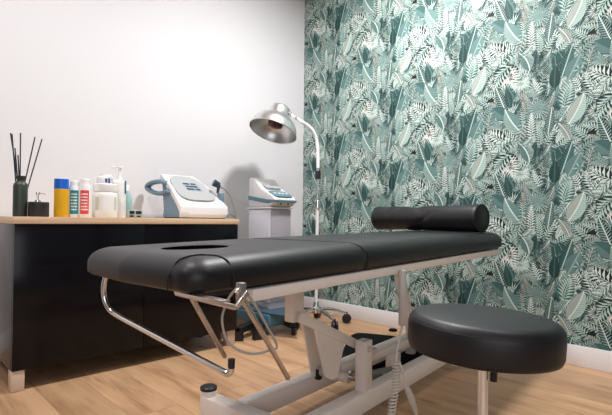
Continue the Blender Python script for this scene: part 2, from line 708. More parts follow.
# main figures (measured about the dark wedge at 0,1)
frond(q(0.56, 0.08), q(0.52, 0.42), 20, 0.075, 0.0055, 'deep', 'forest', 'maroon', 0.03)
frond(q(0.62, 0.02), q(0.54, -0.26), 14, 0.065, 0.0055, 'teal', 'deep', 'maroon', -0.03)
fan(q(0.52, 0.80), 0.095, -0.3, 3.4, 25, 0.0052, 'sage', None, 'mid')
fan(q(0.52, 0.80), 0.075, 3.4, 6.0, 17, 0.005, 'pale', None, 'teal')
blade(q(0.87, 0.88), q(0.72, 0.64), 0.075, 'sage', 'mint', 'teal', 11)
slit_leaf(q(0.76, 0.78), q(0.83, 1.02), 0.095, 'pale', 'teal', 8, 0.05)
slit_leaf(q(0.05, 0.40), q(-0.06, 0.60), 0.075, 'mint', 'forest', 7)
slit_leaf(q(0.18, 0.50), q(-0.02, 0.64), 0.095, 'mint', 'ink', 6, 0.06)
frond(q(0.10, 0.36), q(0.36, 0.44), 15, 0.046, 0.006, 'mint', 'teal', 'pale', 0.25, 0.95)
frond(q(0.02, 0.30), q(0.12, 0.50), 13, 0.042, 0.006, 'mint', 'sage', 'pale', 0.2, 0.95)
blade(q(0.36, 0.42), q(0.43, 0.24), 0.075, 'sage', 'mint', 'deep', 10, 0.08, 'mid')
# zebra-striped burst
slit_leaf(q(0.12, 0.36), q(0.26, 0.08), 0.12, 'mint', 'forest', 9, 0.12)
slit_leaf(q(0.22, 0.34), q(0.05, 0.10), 0.10, 'pale', 'forest', 8, -0.12)
fan(q(0.17, 0.22), 0.080, -1.9, 1.0, 11, 0.0070, 'white', None, 'blush', 0.006, 0.35, -0.12)
fan(q(0.20, 0.215), 0.045, -1.1, 1.3, 7, 0.0055, 'ink', None, 'forest', 0.006)
fan(q(0.05, 0.20), 0.055, 1.6, 4.4, 11, 0.006, 'mint', 'deep', 'rose', 0.01, 0.25, .06)
fan(q(0.34, 0.12), 0.060, -2.6, 0.6, 13, 0.007, 'pale', None, 'mint', 0.006, 0.2)
# pair of dark ribbed leaves, plain slate leaf, big pale leaf
blade(q(0.19, 0.80), q(0.06, 1.15), 0.058, 'deep', 'mint', 'sage', 12, 0, 'forest')
blade(q(0.23, 0.86), q(0.18, 1.10), 0.045, 'forest', 'teal', 'teal', 8)
blade(q(0.19, 0.76), q(0.03, 0.90), 0.075, 'grey', 'teal', None, 8, 0, 'teal')
blade(q(0.34, 0.58), q(0.17, 0.86), 0.088, 'sage', 'mint', 'mid', 15, 0.05, 'mid')
slit_leaf(q(0.44, 0.50), q(0.45, 0.78), 0.056, 'mint', 'forest', 10)
slit_leaf(q(0.54, 0.42), q(0.50, 0.64), 0.054, 'pale', 'deep', 9, -0.05)
blade(q(0.61, 0.52), q(0.65, 0.80), 0.050, 'deep', 'mint', 'sage', 13)
fan(q(0.80, 0.66), 0.065, 0.5, 2.8, 15, 0.0045, 'pale', None, 'teal')
blade(q(0.80, 0.60), q(0.94, 0.90), 0.080, 'rose', 'mint', 'sage', 12, -0.05, 'pale')
blade(q(0.74, 0.10), q(0.84, 0.42), 0.062, 'deep', 'pale', 'teal', 10, 0, 'teal')
blade(q(0.67, 0.00), q(0.68, 0.24), 0.058, 'forest', 'teal', 'deep', 8)
blade(q(0.80, 0.06), q(0.91, 0.30), 0.080, 'grey', 'sage', None, 8, 0, 'mid')
fan(q(0.90, 0.14), 0.042, 0, 2 * pi, 11, 0.006, 'pale', None, 'teal', 0.004, 0.3)
frond(q(0.96, 0.02), q(1.02, 0.34), 16, 0.045, 0.0048, 'sage', 'teal', 'blush', 0.04)
slit_leaf(q(0.98, 0.44), q(0.86, 0.56), 0.06, 'pale', 'deep', 6)
frond(q(0.36, 0.68), q(0.28, 0.44), 14, 0.042, 0.0052, 'pale', 'teal', 'mint', 0.08)
P_([q(-.05, .975), q(.045, .965), q(.03, 1.03)], 'ink')
layer[0] += 1
NL = layer[0] + 2

verts, faces, inks = [], [], []
EPS = 0.003 / NL


def add_poly(pts, c, lay):
    i0 = len(verts)
    xs = [max(0.0, min(WL, p[0])) for p in pts]
    zs = [max(0.02, min(CZ, p[1])) for p in pts]
    if max(xs) - min(xs) < 1e-5 or max(zs) - min(zs) < 1e-5:
        return
    for a, b in zip(xs, zs):
        verts.append((XW - 0.0008 - EPS * lay, YW - a, b))
    faces.append(tuple(range(i0, i0 + len(pts))))
    inks.append(C[c])


WL = YW - Y0
add_poly([(0, 0.02), (WL, 0.02), (WL, CZ), (0, CZ)], 'deep', 0)
# anchor columns: the wedge of column 0 lies 0.56 m*k from the corner
A0 = YW - atx(353.7, 125.3, XW).y
Z0 = atx(353.7, 125.3, XW).z
for ci in range(-2, 10):
    ox = A0 + ci * TWd
    if ox > 4.0 or ox < -TWd * 1.3:
        continue
    for ri in range(-5, 5):
        oz = Z0 - THt + ri * THt + (THt / 2 if ci % 2 else 0)
        if oz > CZ + 0.1 or oz < -THt * 1.3:
            continue
        for pts, c, lay in polys:
            pp = [(ox + p[0], oz + p[1]) for p in pts]
            if all(p[0] < 0 for p in pp) or all(p[1] > CZ for p in pp) or all(p[1] < 0.02 for p in pp):
                continue
            add_poly(pp, c, lay + 1)
me = bpy.data.meshes.new('wallpaper')
me.from_pydata(verts, [], faces)
at = me.attributes.new('ink', 'FLOAT_COLOR', 'FACE')
flat = []
for c in inks:
    flat.extend(c)
at.data.foreach_set('color', flat)
me.materials.append(PAPER)
wp = bpy.data.objects.new('wallpaper', me)
S.collection.objects.link(wp)
wp.parent = wall_right
wp['label'] = 'green and white tropical leaf wallpaper'
print('wallpaper faces', len(faces), 'layers', NL)

# ------------------------------------------------------------------ ceiling downlights
GLOW = bpy.data.materials.new('lamp_glow')
GLOW.use_nodes = True
GLOW.node_tree.nodes['Principled BSDF'].inputs['Emission Color'].default_value = (1, 0.93, 0.86, 1)
GLOW.node_tree.nodes['Principled BSDF'].inputs['Emission Strength'].default_value = 4
for (lx, ly), e_ in LIGHTS:
    t = thing('ceiling_downlight', 'round white recessed downlight in the ceiling', 'ceiling light', (lx, ly, CZ), 'ceiling downlights')
    bm = bmesh.new()
    lathe(bm, [(0.075, 0), (0.075, -0.006), (0.056, -0.009), (0.056, 0)], Matrix.Translation((lx, ly, CZ)), 28, cap=False)
    link('trim_ring', bm, TRIM, t)
    bm = bmesh.new()
    lathe(bm, [(0.056, -0.001), (0.056, -0.004)], Matrix.Translation((lx, ly, CZ)), 28)
    link('diffuser', bm, GLOW, t)

# ------------------------------------------------------------------ sideboard
YF = 2.35
XL = aty(12.8, 300, YF).x
XR = aty(238, 225, YF).x
ZT = 0.775
YB = YW - 0.02
SLAB = 0.032
cab = thing('sideboard', 'long gloss black sideboard on short wooden legs against the white wall', 'cabinet', (XL, YF, 0))
bm = bmesh.new()
ZB = 0.094
box(bm, (XL, YF + 0.02, ZB), (XR, YB, ZT - SLAB), bev=0.002)
link('body', bm, SIDEP, cab)
for k in range(2):
    bm = bmesh.new()
    xa = XL + (XR - XL) * k / 2 + 0.001
    xb = XL + (XR - XL) * (k + 1) / 2 - 0.001
    box(bm, (xa, YF, ZB), (xb, YF + 0.018, ZT - SLAB - 0.002), bev=0.0015)
    link('door', bm, GLOSS, cab)
LEGW = mat('pale_wood_leg', (0.62, 0.47, 0.36), 0.45, var=0.1, bscale=30)
for (x, y) in ((XL + 0.026, YF + 0.032), (XR - 0.03, YF + 0.04), (XL + 0.03, YB - 0.05), (XR - 0.03, YB - 0.05)):
    bm = bmesh.new()
    box(bm, (x - 0.027, y - 0.027, 0), (x + 0.027, y + 0.027, ZB + 0.001), bev=0.005)
    link('leg', bm, LEGW, cab)

wood = bpy.data.materials.new('light_wood_worktop')
wood.use_nodes = True
_n = wood.node_tree
tc = _n.nodes.new('ShaderNodeTexCoord')
mp = _n.nodes.new('ShaderNodeMapping')
mp.inputs['Scale'].default_value = (2, 30, 60)
nz = _n.nodes.new('ShaderNodeTexNoise')
nz.inputs['Scale'].default_value = 1.5
nz.inputs['Detail'].default_value = 5
cr = _n.nodes.new('ShaderNodeValToRGB')
cr.color_ramp.elements[0].position = 0.3
cr.color_ramp.elements[0].color = (0.60, 0.40, 0.24, 1)
cr.color_ramp.elements[1].position = 0.7
cr.color_ramp.elements[1].color = (0.74, 0.54, 0.36, 1)
_n.links.new(tc.outputs['Object'], mp.inputs[0])
_n.links.new(mp.outputs[0], nz.inputs['Vector'])
_n.links.new(nz.outputs['Fac'], cr.inputs[0])
_n.links.new(cr.outputs[0], _n.nodes['Principled BSDF'].inputs['Base Color'])
_n.nodes['Principled BSDF'].inputs['Roughness'].default_value = 0.45
bm = bmesh.new()
box(bm, (XL - 0.006, YF - 0.006, ZT - SLAB), (XR + 0.006, YB, ZT), bev=0.002)
tag(link('worktop', bm, wood), 'pale wood worktop laid along the top of the black sideboard', 'worktop')


# ------------------------------------------------------------------ things on the worktop
def top_at(px, y):
    """x position on the worktop at picture column px for a given distance y"""
    return aty(px, 216, y).x


def pxw(px0, px1, y):
    a, b = aty(px0, 210, y), aty(px1, 210, y)
    dist = (a + b) * 0.5 - O
    d = dist.dot(FW)
    return (px1 - px0) / FP * d


def zy(px, py, y):
    return aty(px, py, y).z


def base_at(px, y):
    return Vector((top_at(px, y), y, ZT))


# reed diffuser
Y = 2.50
b = base_at(20, Y)
hz = zy(20, 176, Y) - ZT
r = pxw(13.7, 26.7, Y) / 2
t = thing('reed_diffuser', 'dark green bottle of black diffuser reeds at the end of the worktop', 'reed diffuser', b)
bm = bmesh.new()
GREENB = mat('dark_green_ceramic', (0.032, 0.045, 0.037), 0.38)
lathe(bm, [(r * .92, 0), (r, 0.006), (r, hz * .76), (r * .92, hz * .81), (r * .66, hz * .855), (r * .50, hz * .88), (r * .50, hz * .90), (r * .66, hz * .94), (r * .80, hz), (r * .72, hz), (r * .44, hz * .91), (r * .40, hz * .5)], Matrix.Translation(b), 32)
link('bottle', bm, GREENB, t)
REED = mat('reed_black', (0.015, 0.02, 0.035), 0.6)
for (tx, ty_, bx) in ((10.5, 133, 20), (12, 134, 21), (20.5, 133, 20), (15, 148, 19), (35, 137, 24), (42, 139, 24), (18, 155, 20)):
    bm = bmesh.new()
    top = aty(tx, ty_, Y + rw.uniform(-.03, .03))
    bot = b + Vector((rw.uniform(-.01, .01) , rw.uniform(-.01, .01), hz * 0.25))
    tube(bm, [bot, top], 0.0029, 6, 1)
    link('reed', bm, REED, t)

# black dispenser pot
Y = 2.46
b = base_at(38.5, Y)
r = pxw(29.5, 48, Y) / 2
hz = zy(38, 202, Y) - ZT
t = thing('soap_pot', 'short black pot with a small metal pump beside the reed diffuser', 'dispenser', b)
bm = bmesh.new()
lathe(bm, [(r * .97, 0), (r, 0.003), (r, hz - .003), (r * .96, hz)], Matrix.Translation(b), 32)
link('pot', bm, mat('black_ceramic', (0.02, 0.018, 0.018), 0.45), t)
bm = bmesh.new()
Mx = Matrix.Translation(b + Vector((-0.004, 0, hz)))
lathe(bm, [(.013, -.001), (.013, .008), (.0045, .009), (.0045, .034), (.009, .035), (.009, .045), (.0, .045)], Mx, 16, cap=False)
tube(bm, [Mx @ Vector((0, 0, .04)), Mx @ Vector((.02, -.01, .041)), Mx @ Vector((.028, -.014, .036))], 0.0028, 8, 4)
link('pump', bm, CHROME, t)


def label_patch(bm, r, z0, z1, M, a0=-2.9, a1=0.2, n=20, off=0.0006, sy=1.0):
    vs = []
    for z in (z0, z1):
        vs.append([bm.verts.new(M @ Vector(((r + off) * cos(a0 + (a1 - a0) * k / n), (r + off) * sy * sin(a0 + (a1 - a0) * k / n), z))) for k in range(n + 1)])
    for k in range(n):
        bm.faces.new((vs[0][k], vs[0][k + 1], vs[1][k + 1], vs[1][k]))


TOCAM = atan2(-2.4, -0.8)


def strip_text(bm, r, z0, z1, M, lines, cols=7, a0=-2.6, a1=-1.5, off=0.0011, seed=3, sy=1.0):
    """small blocks standing for the fine unreadable print of a label"""
    rr_ = random.Random(seed)
    dz = (z1 - z0) / lines
    for i in range(lines):
        a = a0
        while a < a1:
            da = rr_.uniform(0.06, 0.22)
            e = min(a1, a + da)
            zz = z0 + i * dz
            label_patch(bm, r, zz + dz * .25, zz + dz * .75, M, a, e, 2, off, sy)
            a = e + 0.06


TEALL = mat('teal_label', lin(14, 132, 138), 0.45)
REDL = mat('red_label', lin(222, 62, 62), 0.45)
YEL = mat('yellow_label', lin(222, 170, 20), 0.4)
BLU = mat('blue_cap', lin(18, 96, 200), 0.4)
WHT = mat('bottle_white', (0.84, 0.83, 0.82), 0.3)
NAVY = mat('navy_print', lin(44, 78, 140), 0.5)

# yellow bottle with blue cap
Y = 2.47
b = base_at(61, Y)
r = pxw(54.5, 67.7, Y) / 2
hz = zy(61, 179, Y) - ZT
hb = zy(61, 189, Y) - ZT
t = thing('yellow_bottle', 'yellow cylindrical bottle with a bright blue cap', 'bottle', b)
bm = bmesh.new()
lathe(bm, [(r * .95, 0), (r, 0.003), (r, hb)], Matrix.Translation(b), 32)
link('body', bm, YEL, t)
bm = bmesh.new()
lathe(bm, [(r * 1.01, hb), (r * 1.01, hz - .003), (r * .95, hz)], Matrix.Translation(b), 32)
link('cap', bm, BLU, t)


def label_bottle(px, w0, w1, pt, l0, l1, Y, lm, name, lab, seed):
    b = base_at(px, Y)
    r = pxw(w0, w1, Y) / 2
    hz = zy(px, pt, Y) - ZT
    t = thing(name, lab, 'bottle', b)
    bm = bmesh.new()
    Mx = Matrix.Translation(b)
    hc = hz * 0.86
    lathe(bm, [(r * .93, 0), (r, 0.004), (r, hc * .93), (r * .9, hc)], Mx, 32)
    link('body', bm, WHT, t)
    bm = bmesh.new()
    lathe(bm, [(r * .84, hc), (r * .84, hz - .003), (r * .76, hz)], Mx, 28)
    link('cap', bm, WHT, t)
    bm = bmesh.new()
    za, zb = zy(px, l1, Y) - ZT, zy(px, l0, Y) - ZT
    label_patch(bm, r, za, zb, Mx, -2.75, -1.15)
    o = link('printed_label', bm, lm, t, recalc=False)
    o['label'] = 'coloured printed label'
    bm = bmesh.new()
    strip_text(bm, r, za + (zb - za) * .12, za + (zb - za) * .9, Mx, 6, a0=-2.5, a1=-1.4, seed=seed)
    link('small_print', bm, WHT, o, recalc=False)


label_bottle(74.2, 69, 79.2, 181, 190.5, 214, 2.48, TEALL, 'teal_label_bottle', 'white bottle with a teal printed label beside the yellow bottle', 1)
label_bottle(84.6, 79.6, 90.2, 179, 190.5, 214, 2.46, REDL, 'red_label_bottle', 'white bottle with a red printed label', 5)

# white jar
Y = 2.47
b = base_at(105, Y)
r = pxw(93.5, 117, Y) / 2
hz = zy(105, 184, Y) - ZT
t = thing('cream_jar', 'wide squat translucent white jar with a screw lid', 'jar', b)
bm = bmesh.new()
Mx = Matrix.Translation(b)
lathe(bm, [(r * .93, 0), (r * .985, 0.006), (r, hz * .2), (r, hz * .62), (r * .95, hz * .72), (r * .86, hz * .76)], Mx, 40)
link('jar_body', bm, mat('milky_jar', (0.80, 0.78, 0.74), 0.28), t)
bm = bmesh.new()
lathe(bm, [(r * .93, hz * .76), (r * .95, hz * .78), (r * .95, hz * .97), (r * .9, hz)], Mx, 40)
link('lid', bm, WHT, t)
bm = bmesh.new()
label_patch(bm, r, hz * .22, hz * .60, Mx, -2.78, -2.45)
link('printed_label', bm, mat('sage_print', (0.55, 0.58, 0.42), 0.5), t, recalc=False)
bm = bmesh.new()
label_patch(bm, r, hz * .22, hz * .60, Mx, -1.15, -0.9)
link('printed_label', bm, mat('sage_print', (0.55, 0.58, 0.42), 0.5), t, recalc=False)

# white bottle behind with blue emblem
Y = 2.60
b = base_at(105, Y)
r = pxw(97.5, 114, Y) / 2
hz = zy(105, 174.5, Y) - ZT
t = thing('white_tub', 'tall white tub with a small blue emblem standing behind the wide jar', 'tub', b)
bm = bmesh.new()
Mx = Matrix.Translation(b)
lathe(bm, [(r * .95, 0), (r, 0.004), (r, hz * .92), (r * .8, hz * .95), (r * .66, hz * .955), (r * .66, hz), (r * .6, hz)], Mx, 36)
link('body', bm, WHT, t)
bm = bmesh.new()
z_ = zy(105, 184, Y) - ZT
label_patch(bm, r, z_, z_ + .028, Mx, -1.62, -1.42, 3)
label_patch(bm, r, z_ + .006, z_ + .026, Mx, -1.98, -1.72, 3)
link('emblem', bm, NAVY, t, recalc=False)

# white pump bottle
Y = 2.52
b = base_at(119, Y)
r = pxw(113, 125.5, Y) / 2
hz = zy(119, 180, Y) - ZT
zp = zy(119, 166, Y) - ZT
t = thing('pump_bottle', 'white pump dispenser bottle with a dark teal label edge', 'bottle', b)
bm = bmesh.new()
Mx = Matrix.Translation(b)
lathe(bm, [(r * .95, 0), (r, 0.005), (r, hz * .93), (r * .8, hz * .985), (r * .5, hz)], Mx, 36)
link('body', bm, WHT, t)
bm = bmesh.new()
lathe(bm, [(r * .46, hz - .001), (r * .46, hz + .014), (r * .2, hz + .016), (r * .2, zp - .014), (r * .5, zp - .012), (r * .5, zp - .002), (r * .3, zp)], Mx, 20)
tube(bm, [Mx @ Vector((0, 0, zp - .007)), Mx @ Vector((-.03, .006, zp - .006)), Mx @ Vector((-.038, .008, zp - .013))], 0.0042, 8, 4)
link('pump', bm, WHT, t)
bm = bmesh.new()
z0_, z1_ = zy(124, 194, Y) - ZT, zy(124, 181, Y) - ZT
label_patch(bm, r, z0_, z1_, Mx, -1.1, -.2, 8)
link('printed_label', bm, mat('deep_teal_print', lin(30, 96, 110), 0.45), t, recalc=False)

# pale teal bottle
Y = 2.60
b = base_at(126.5, Y)
r = pxw(121, 131.5, Y) / 2
hz = zy(126, 189, Y) - ZT
t = thing('mint_bottle', 'pale mint green bottle with sloping shoulders behind the pump bottle', 'bottle', b)
bm = bmesh.new()
Mx = Matrix.Translation(b)
lathe(bm, [(r * .95, 0), (r, 0.005), (r, hz * .6), (r * .75, hz * .8), (r * .42, hz * .93), (r * .4, hz * .94)], Mx, 30)
link('body', bm, mat('mint_plastic', lin(150, 186, 186), 0.3), t)
bm = bmesh.new()
lathe(bm, [(r * .44, hz * .935), (r * .44, hz * 1.12), (r * .38, hz * 1.14)], Mx, 20)
link('cap', bm, WHT, t)

# little grey clock
Y = 2.44
b = base_at(134.5, Y)
t = thing('timer', 'tiny grey digital timer lying at the foot of the mint bottle', 'timer', b)
wd = pxw(128.5, 141.5, Y) / 2 / 0.86
ht = zy(134, 210, Y) - ZT
bm = bmesh.new()
Mx = Matrix.Translation(b)
box(bm, (-wd, -.012, 0), (wd, .016, ht), Mx, 0.003)
link('case', bm, mat('sage_grey_plastic', (0.34, 0.38, 0.36), 0.45), t)
for (x0, x1, z0, z1) in ((-.8, -.15, .5, .88), (.05, .8, .5, .88), (-.75, -.25, .1, .34), (.2, .7, .1, .3)):
    bm = bmesh.new()
    box(bm, (wd * x0, -.0135, ht * z0), (wd * x1, -.011, ht * z1), Mx, 0.0008)
    link('button', bm, BLACKP, t)

# ------------------------------------------------------------------ white treatment device on the worktop
YFd = 2.50
xl = aty(180.5, 210, YFd).x
xr = aty(228, 210, YFd).x
z_low = zy(200, 205, YFd)
ybk = atx(160, 176, xl).y
z_top = atx(160, 173.5, xl).z
ybk = min(ybk, YW - 0.06)
dev = thing('shockwave_device', 'white console with a slanted oval screen on the worktop', 'device', (xl, YFd, ZT))
F = ZT + 0.006


def yz(pts, x):
    return [Vector((x, y, z)) for y, z in pts]


dY = ybk - YFd
prof = [(YFd + 0.006, F), (YFd - 0.002, F + 0.02), (YFd, z_low - 0.012), (YFd + 0.012, z_low), (YFd + dY * .5, z_low + (z_top - z_low) * .56), (ybk - 0.012, z_top - .002), (ybk, z_top - 0.01), (ybk + 0.004, z_top - 0.03), (YFd + dY * .55, z_low + (z_top - z_low) * .42), (YFd + dY * .17, z_low - .012), (YFd + dY * .07, F + .03), (YFd + dY * .06, F)]
def taper(bm):
    for v in bm.verts:
        k = max(0, (v.co.y - YFd) / (ybk - YFd))
        v.co.x = xl + (v.co.x - xl) * (1 - .33 * k ** 1.3) 


bm = bmesh.new()
prism(bm, yz(prof, xl), (xr - xl, 0, 0), bev=0.009)
taper(bm)
link('shell', bm, WHITEP, dev)
prof2 = [(YFd + dY * .05, F), (YFd + dY * .05, F + .04), (YFd + dY * .15, z_low - .012), (YFd + dY * .55, z_low + (z_top - z_low) * .40), (ybk - .02, z_top - .032), (ybk - .05, F + .05), (ybk - .04, F)]
bm = bmesh.new()
prism(bm, yz(prof2, xl + .003), (xr - xl - .012, 0, 0), bev=0.005)
taper(bm)
link('side_body', bm, SLATE, dev)
bm = bmesh.new()
box(bm, (xl + .01, YFd + .012, ZT), (xr - .01, ybk - .05, F + .002), bev=0.001)
link('foot_plate', bm, BLACKP, dev)
# slanted face frame
pA = Vector((xl, YFd + 0.012, z_low))
pB = Vector((xl, ybk - 0.012, z_top - .002))
sl = (pB - pA)
Ms = frame((pA + pB) / 2 + Vector(((xr - xl) / 2, 0, 0)), (1, 0, 0), sl.cross(Vector((1, 0, 0))) * -1)
if (Ms.to_3x3() @ Vector((0, 0, 1))).z < 0:
    Ms = frame((pA + pB) / 2 + Vector(((xr - xl) / 2, 0, 0)), (1, 0, 0), sl.cross(Vector((1, 0, 0))))
hw, hl = (xr - xl) / 2 * .80, sl.length / 2 * .80


def superell(a, b_, n, p=3.0, cx=0, cy=0):
    out = []
    for k in range(n):
        t_ = 2 * pi * k / n
        c_, s_ = cos(t_), sin(t_)
        out.append((cx + a * abs(c_) ** (2 / p) * (1 if c_ > 0 else -1), cy + b_ * abs(s_) ** (2 / p) * (1 if s_ > 0 else -1)))
    return out


bulge = (z_low + (z_top - z_low) * .56) - (z_low + (z_top - z_low) * .5)
bm = bmesh.new()
prism(bm, [Ms @ Vector((x, y, bulge - .006)) for x, y in superell(hw * 1.04, hl * 1.0, 48, 3.4, -hw * .02, 0)], Ms.to_3x3() @ Vector((0, 0, 0.0085)), bev=0.001, seg=1)
taper(bm)
pan = link('screen_panel', bm, mat('grey_screen_panel', (0.40, 0.41, 0.41), 0.4), dev)
bm = bmesh.new()
prism(bm, [Ms @ Vector((x, y, bulge + .0015)) for x, y in superell(hw * .46, hl * .34, 28, 5, .01, .01)], Ms.to_3x3() @ Vector((0, 0, 0.0022)))
taper(bm)
scr = link('display', bm, mat('lcd_blue', lin(150, 162, 168), 0.4), pan)
bm = bmesh.new()
for (x0, x1, y0) in ((-.36, .0, .22), (.1, .4, .22), (-.3, .36, .0), (-.36, .05, -.22), (.12, .38, -.22)):
    box(bm, (hw * x0 * 1.05, hl * y0 - .001 + .006, bulge + .0035), (hw * x1 * 1.05, hl * y0 + .020, bulge + .0045), Ms)
taper(bm)
link('readout', bm, mat('lcd_dark', lin(30, 48, 72), 0.4), scr)
bm = bmesh.new()
box(bm, (xl + .006, YFd - .0035, F + .006), (xl + .055, YFd + .003, F + .034), bev=0.001)
link('maker_plate', bm, mat('plate_grey', (0.55, 0.50, 0.50), 0.4), dev)
# handle loop left
bm = bmesh.new()
ph = [atx(170, 191, xl + .002), atx(160, 193.5, xl - .012), atx(151, 191, xl - .02), atx(147.8, 187, xl - .02), atx(152, 183, xl - .018), atx(161, 181.5, xl - .01), atx(167, 183.5, xl + .004)]
tube(bm, ph, 0.015, 12, 6, flat=1.5)
link('carry_handle', bm, SLATE, dev)
# handpiece at right with cable
hp = thing('handpiece', 'dark blue handpiece with a grey cable on the right flank of the white console', 'handpiece', aty(217, 188, YFd + .08))
bm = bmesh.new()
c0 = aty(213.5, 182.5, YFd + .08)
c1 = aty(219, 185.5, YFd + .07)
c2 = aty(217.5, 193, YFd + .07)
tube(bm, [c0, c0.lerp(c1, .5), c1], 0.024, 14, 4, r2=0.020)
tube(bm, [c1 + Vector((0, 0, .004)), c2], 0.013, 12, 3, r2=0.008)
link('grip', bm, mat('navy_plastic', lin(40, 58, 80), 0.35), hp)
bm = bmesh.new()
box(bm, (xr - .03, YFd + .05, aty(214, 200, YFd + .08).z - .01), (xr + .004, YFd + .085, aty(214, 193, YFd + .08).z), bev=0.004)
link('holder', bm, SLATE, dev)
bm = bmesh.new()
tube(bm, [c1 + Vector((.012, 0, -.01)), aty(225, 189.5, YFd + .05), aty(230, 196, YFd + .03), aty(233.8, 206, YFd + .01), aty(235, 215, YFd), aty(235.5, 218, YFd), aty(232, 215, YFd), aty(228, 214.5, YFd), aty(226.5, 218, YFd + .01)], 0.0042, 8, 8)
link('cable', bm, mat('grey_cable', (0.22, 0.20, 0.20), 0.5), hp)
bm = bmesh.new()
tube(bm, [Vector((XR - .03, YFd + .03, ZT + .004)), Vector((XR + .012, YFd + .03, ZT + .003)), Vector((XR + .014, YFd + .03, ZT - .03)), Vector((XR + .016, YFd + .05, .45)), Vector((XR + .02, YFd + .05, .1))], 0.0032, 8, 8)
link('power_cord', bm, mat('black_cord', (0.02, 0.02, 0.02), 0.5), dev)

# ------------------------------------------------------------------ trolley in the corner
CXn, CYn = 2.04, 2.48
CW, CD = 0.19, 0.255
tr = thing('equipment_trolley', 'grey equipment column on a blue wheeled base in the corner', 'trolley', (CXn, CYn, 0))
ztop = atd(270, 207.0, 3.2).z
bm = bmesh.new()
box(bm, (CXn, CYn, 0.19), (CXn + CW, CYn + CD, ztop - .012), bev=0.012, seg=3)
link('column', bm, mat('column_grey', (0.66, 0.66, 0.70), 0.35), tr)
bm = bmesh.new()
box(bm, (CXn - .006, CYn - .012, ztop - .012), (CXn + CW + .006, CYn + CD + .006, ztop), bev=0.004)
link('top_plate', bm, WHITEP, tr)
bm = bmesh.new()
box(bm, (CXn + .004, CYn - .006, 0.20), (CXn + CW - .004, CYn + .004, ztop - .016), bev=0.004)
link('front_shade', bm, mat('shaded_column_grey', (0.33, 0.31, 0.34), 0.4), tr)  # darker sheet over the column front, its shade put into the colour
bm = bmesh.new()
b1_, b2_ = atz(269, 327, .06), atz(234, 319, .06)
b4_ = Vector((b2_.x + .24, max(b2_.y, CYn + .27), .06))
b3_ = Vector((b1_.x + .13, b1_.y - .01, .06))
prism(bm, [b1_, b3_, b4_, Vector((b2_.x, b2_.y, .06))], (0, 0, 0.078), bev=0.008)
link('base_cover', bm, mat('teal_blue_plastic', (0.075, 0.20, 0.27), 0.4), tr)
bm = bmesh.new()
t1_, t2_ = atz(270, 313, .14), atz(301, 318.5, .14)
prism(bm, [Vector((b1_.x + .005, b1_.y + .005, .138)), Vector((t2_.x, t2_.y, .138)), Vector((CXn + CW + .06, CYn + .05, .138)), Vector((CXn + CW, CYn + .27, .138)), Vector((b2_.x + .01, b2_.y, .138))], (0, 0, .012), bev=.003)
link('base_plate', bm, mat('dark_slate_plastic', (0.05, 0.085, 0.12), 0.4), tr)
bm = bmesh.new()
box(bm, (CXn + .01, CYn + .01, 0.149), (CXn + CW - .01, CYn + CD - .01, 0.192), bev=.004)
link('column_foot', bm, mat('column_grey', (0, 0, 0)), tr)
cxx, cyy = CXn + CW / 2, CYn + .1
cast = [atz(302, 325, .03), atz(258, 335, .03), atz(238, 336, .03)]
cast[0] = Vector((2.11, 2.30, 0))
cast = [(c.x - cxx, c.y - cyy) for c in cast] + [(-.12, .30), (.12, .30)]
for k, (ex, ey) in enumerate(cast):
    bm = bmesh.new()
    p0, p1 = Vector((cxx, cyy, 0.088)), Vector((cxx + ex, cyy + ey, 0.062))
    beam(bm, p0, p1, 0.045, 0.026, 0.006)
    lg = link('base_arm', bm, BLACKP, tr)
    bm = bmesh.new()
    box(bm, (-.014, -.026, 0.0), (.014, .026, .052), Matrix.Translation((p1.x, p1.y, 0)) @ Matrix.Rotation(atan2(ey, ex) + .6, 4, 'Z'), 0.009, 3)
    link('caster', bm, BLACKP, lg)
    
zt = ztop
cd_ = thing('ultrasound_console', 'white and teal therapy console tilted on top of the grey column', 'device', (CXn + .09, CYn + .1, zt))
zb1 = zt + .0
hbk = atd(249, 178, 3.42).z
prof = [(CYn - .045, zt + .035), (CYn - .05, zt + .055), (CYn - .02, zt + .082), (CYn + .10, zt + .135), (CYn + .19, hbk - .005), (CYn + .245, hbk - .002), (CYn + .25, zt + .07), (CYn + .25, zt), (CYn + .02, zt), (CYn - .03, zt + .018)]
bm = bmesh.new()
prism(bm, yz(prof, CXn - .004), (CW + .012, 0, 0), bev=0.009)
link('shell', bm, WHITEP, cd_)
band = [(CYn - .051, zt + .036), (CYn - .052, zt + .05), (CYn + .03, zt + .055), (CYn + .12, zt + .068), (CYn + .252, zt + .088), (CYn + .252, zt + .058), (CYn + .12, zt + .038), (CYn + .02, zt + .026)]
bm = bmesh.new()
prism(bm, yz(band, CXn - .0065), (CW + .017, 0, 0), bev=0.002, seg=1)
link('side_band', bm, TEALB, cd_)
# screen recess on the slope
A_ = Vector((CXn + CW / 2, CYn - .02, zt + .082))
B_ = Vector((CXn + CW / 2, CYn + .10, zt + .135))
Mu = frame(A_, (1, 0, 0), (B_ - A_).cross(Vector((-1, 0, 0))))
if (Mu.to_3x3() @ Vector((0, 0, 1))).z < 0:
    Mu = frame(A_, (1, 0, 0), (B_ - A_).cross(Vector((1, 0, 0))))
ll = (B_ - A_).length
bm = bmesh.new()
prism(bm, [Mu @ Vector((x, y, -.004)) for x, y in superell(CW * .47, .055, 24, 4, 0, .03)], Mu.to_3x3() @ Vector((0, 0, .0075)), bev=.001, seg=1)
kp = link('keypad', bm, TEALB, cd_)
for kx in (-.055, -.018, .018, .055):
    bm = bmesh.new()
    lathe(bm, [(.011, 0), (.011, .006), (.008, .007)], Mu @ Matrix.Translation((kx, .025, .003)), 16)
    link('button', bm, WHITEP, kp)
bm = bmesh.new()
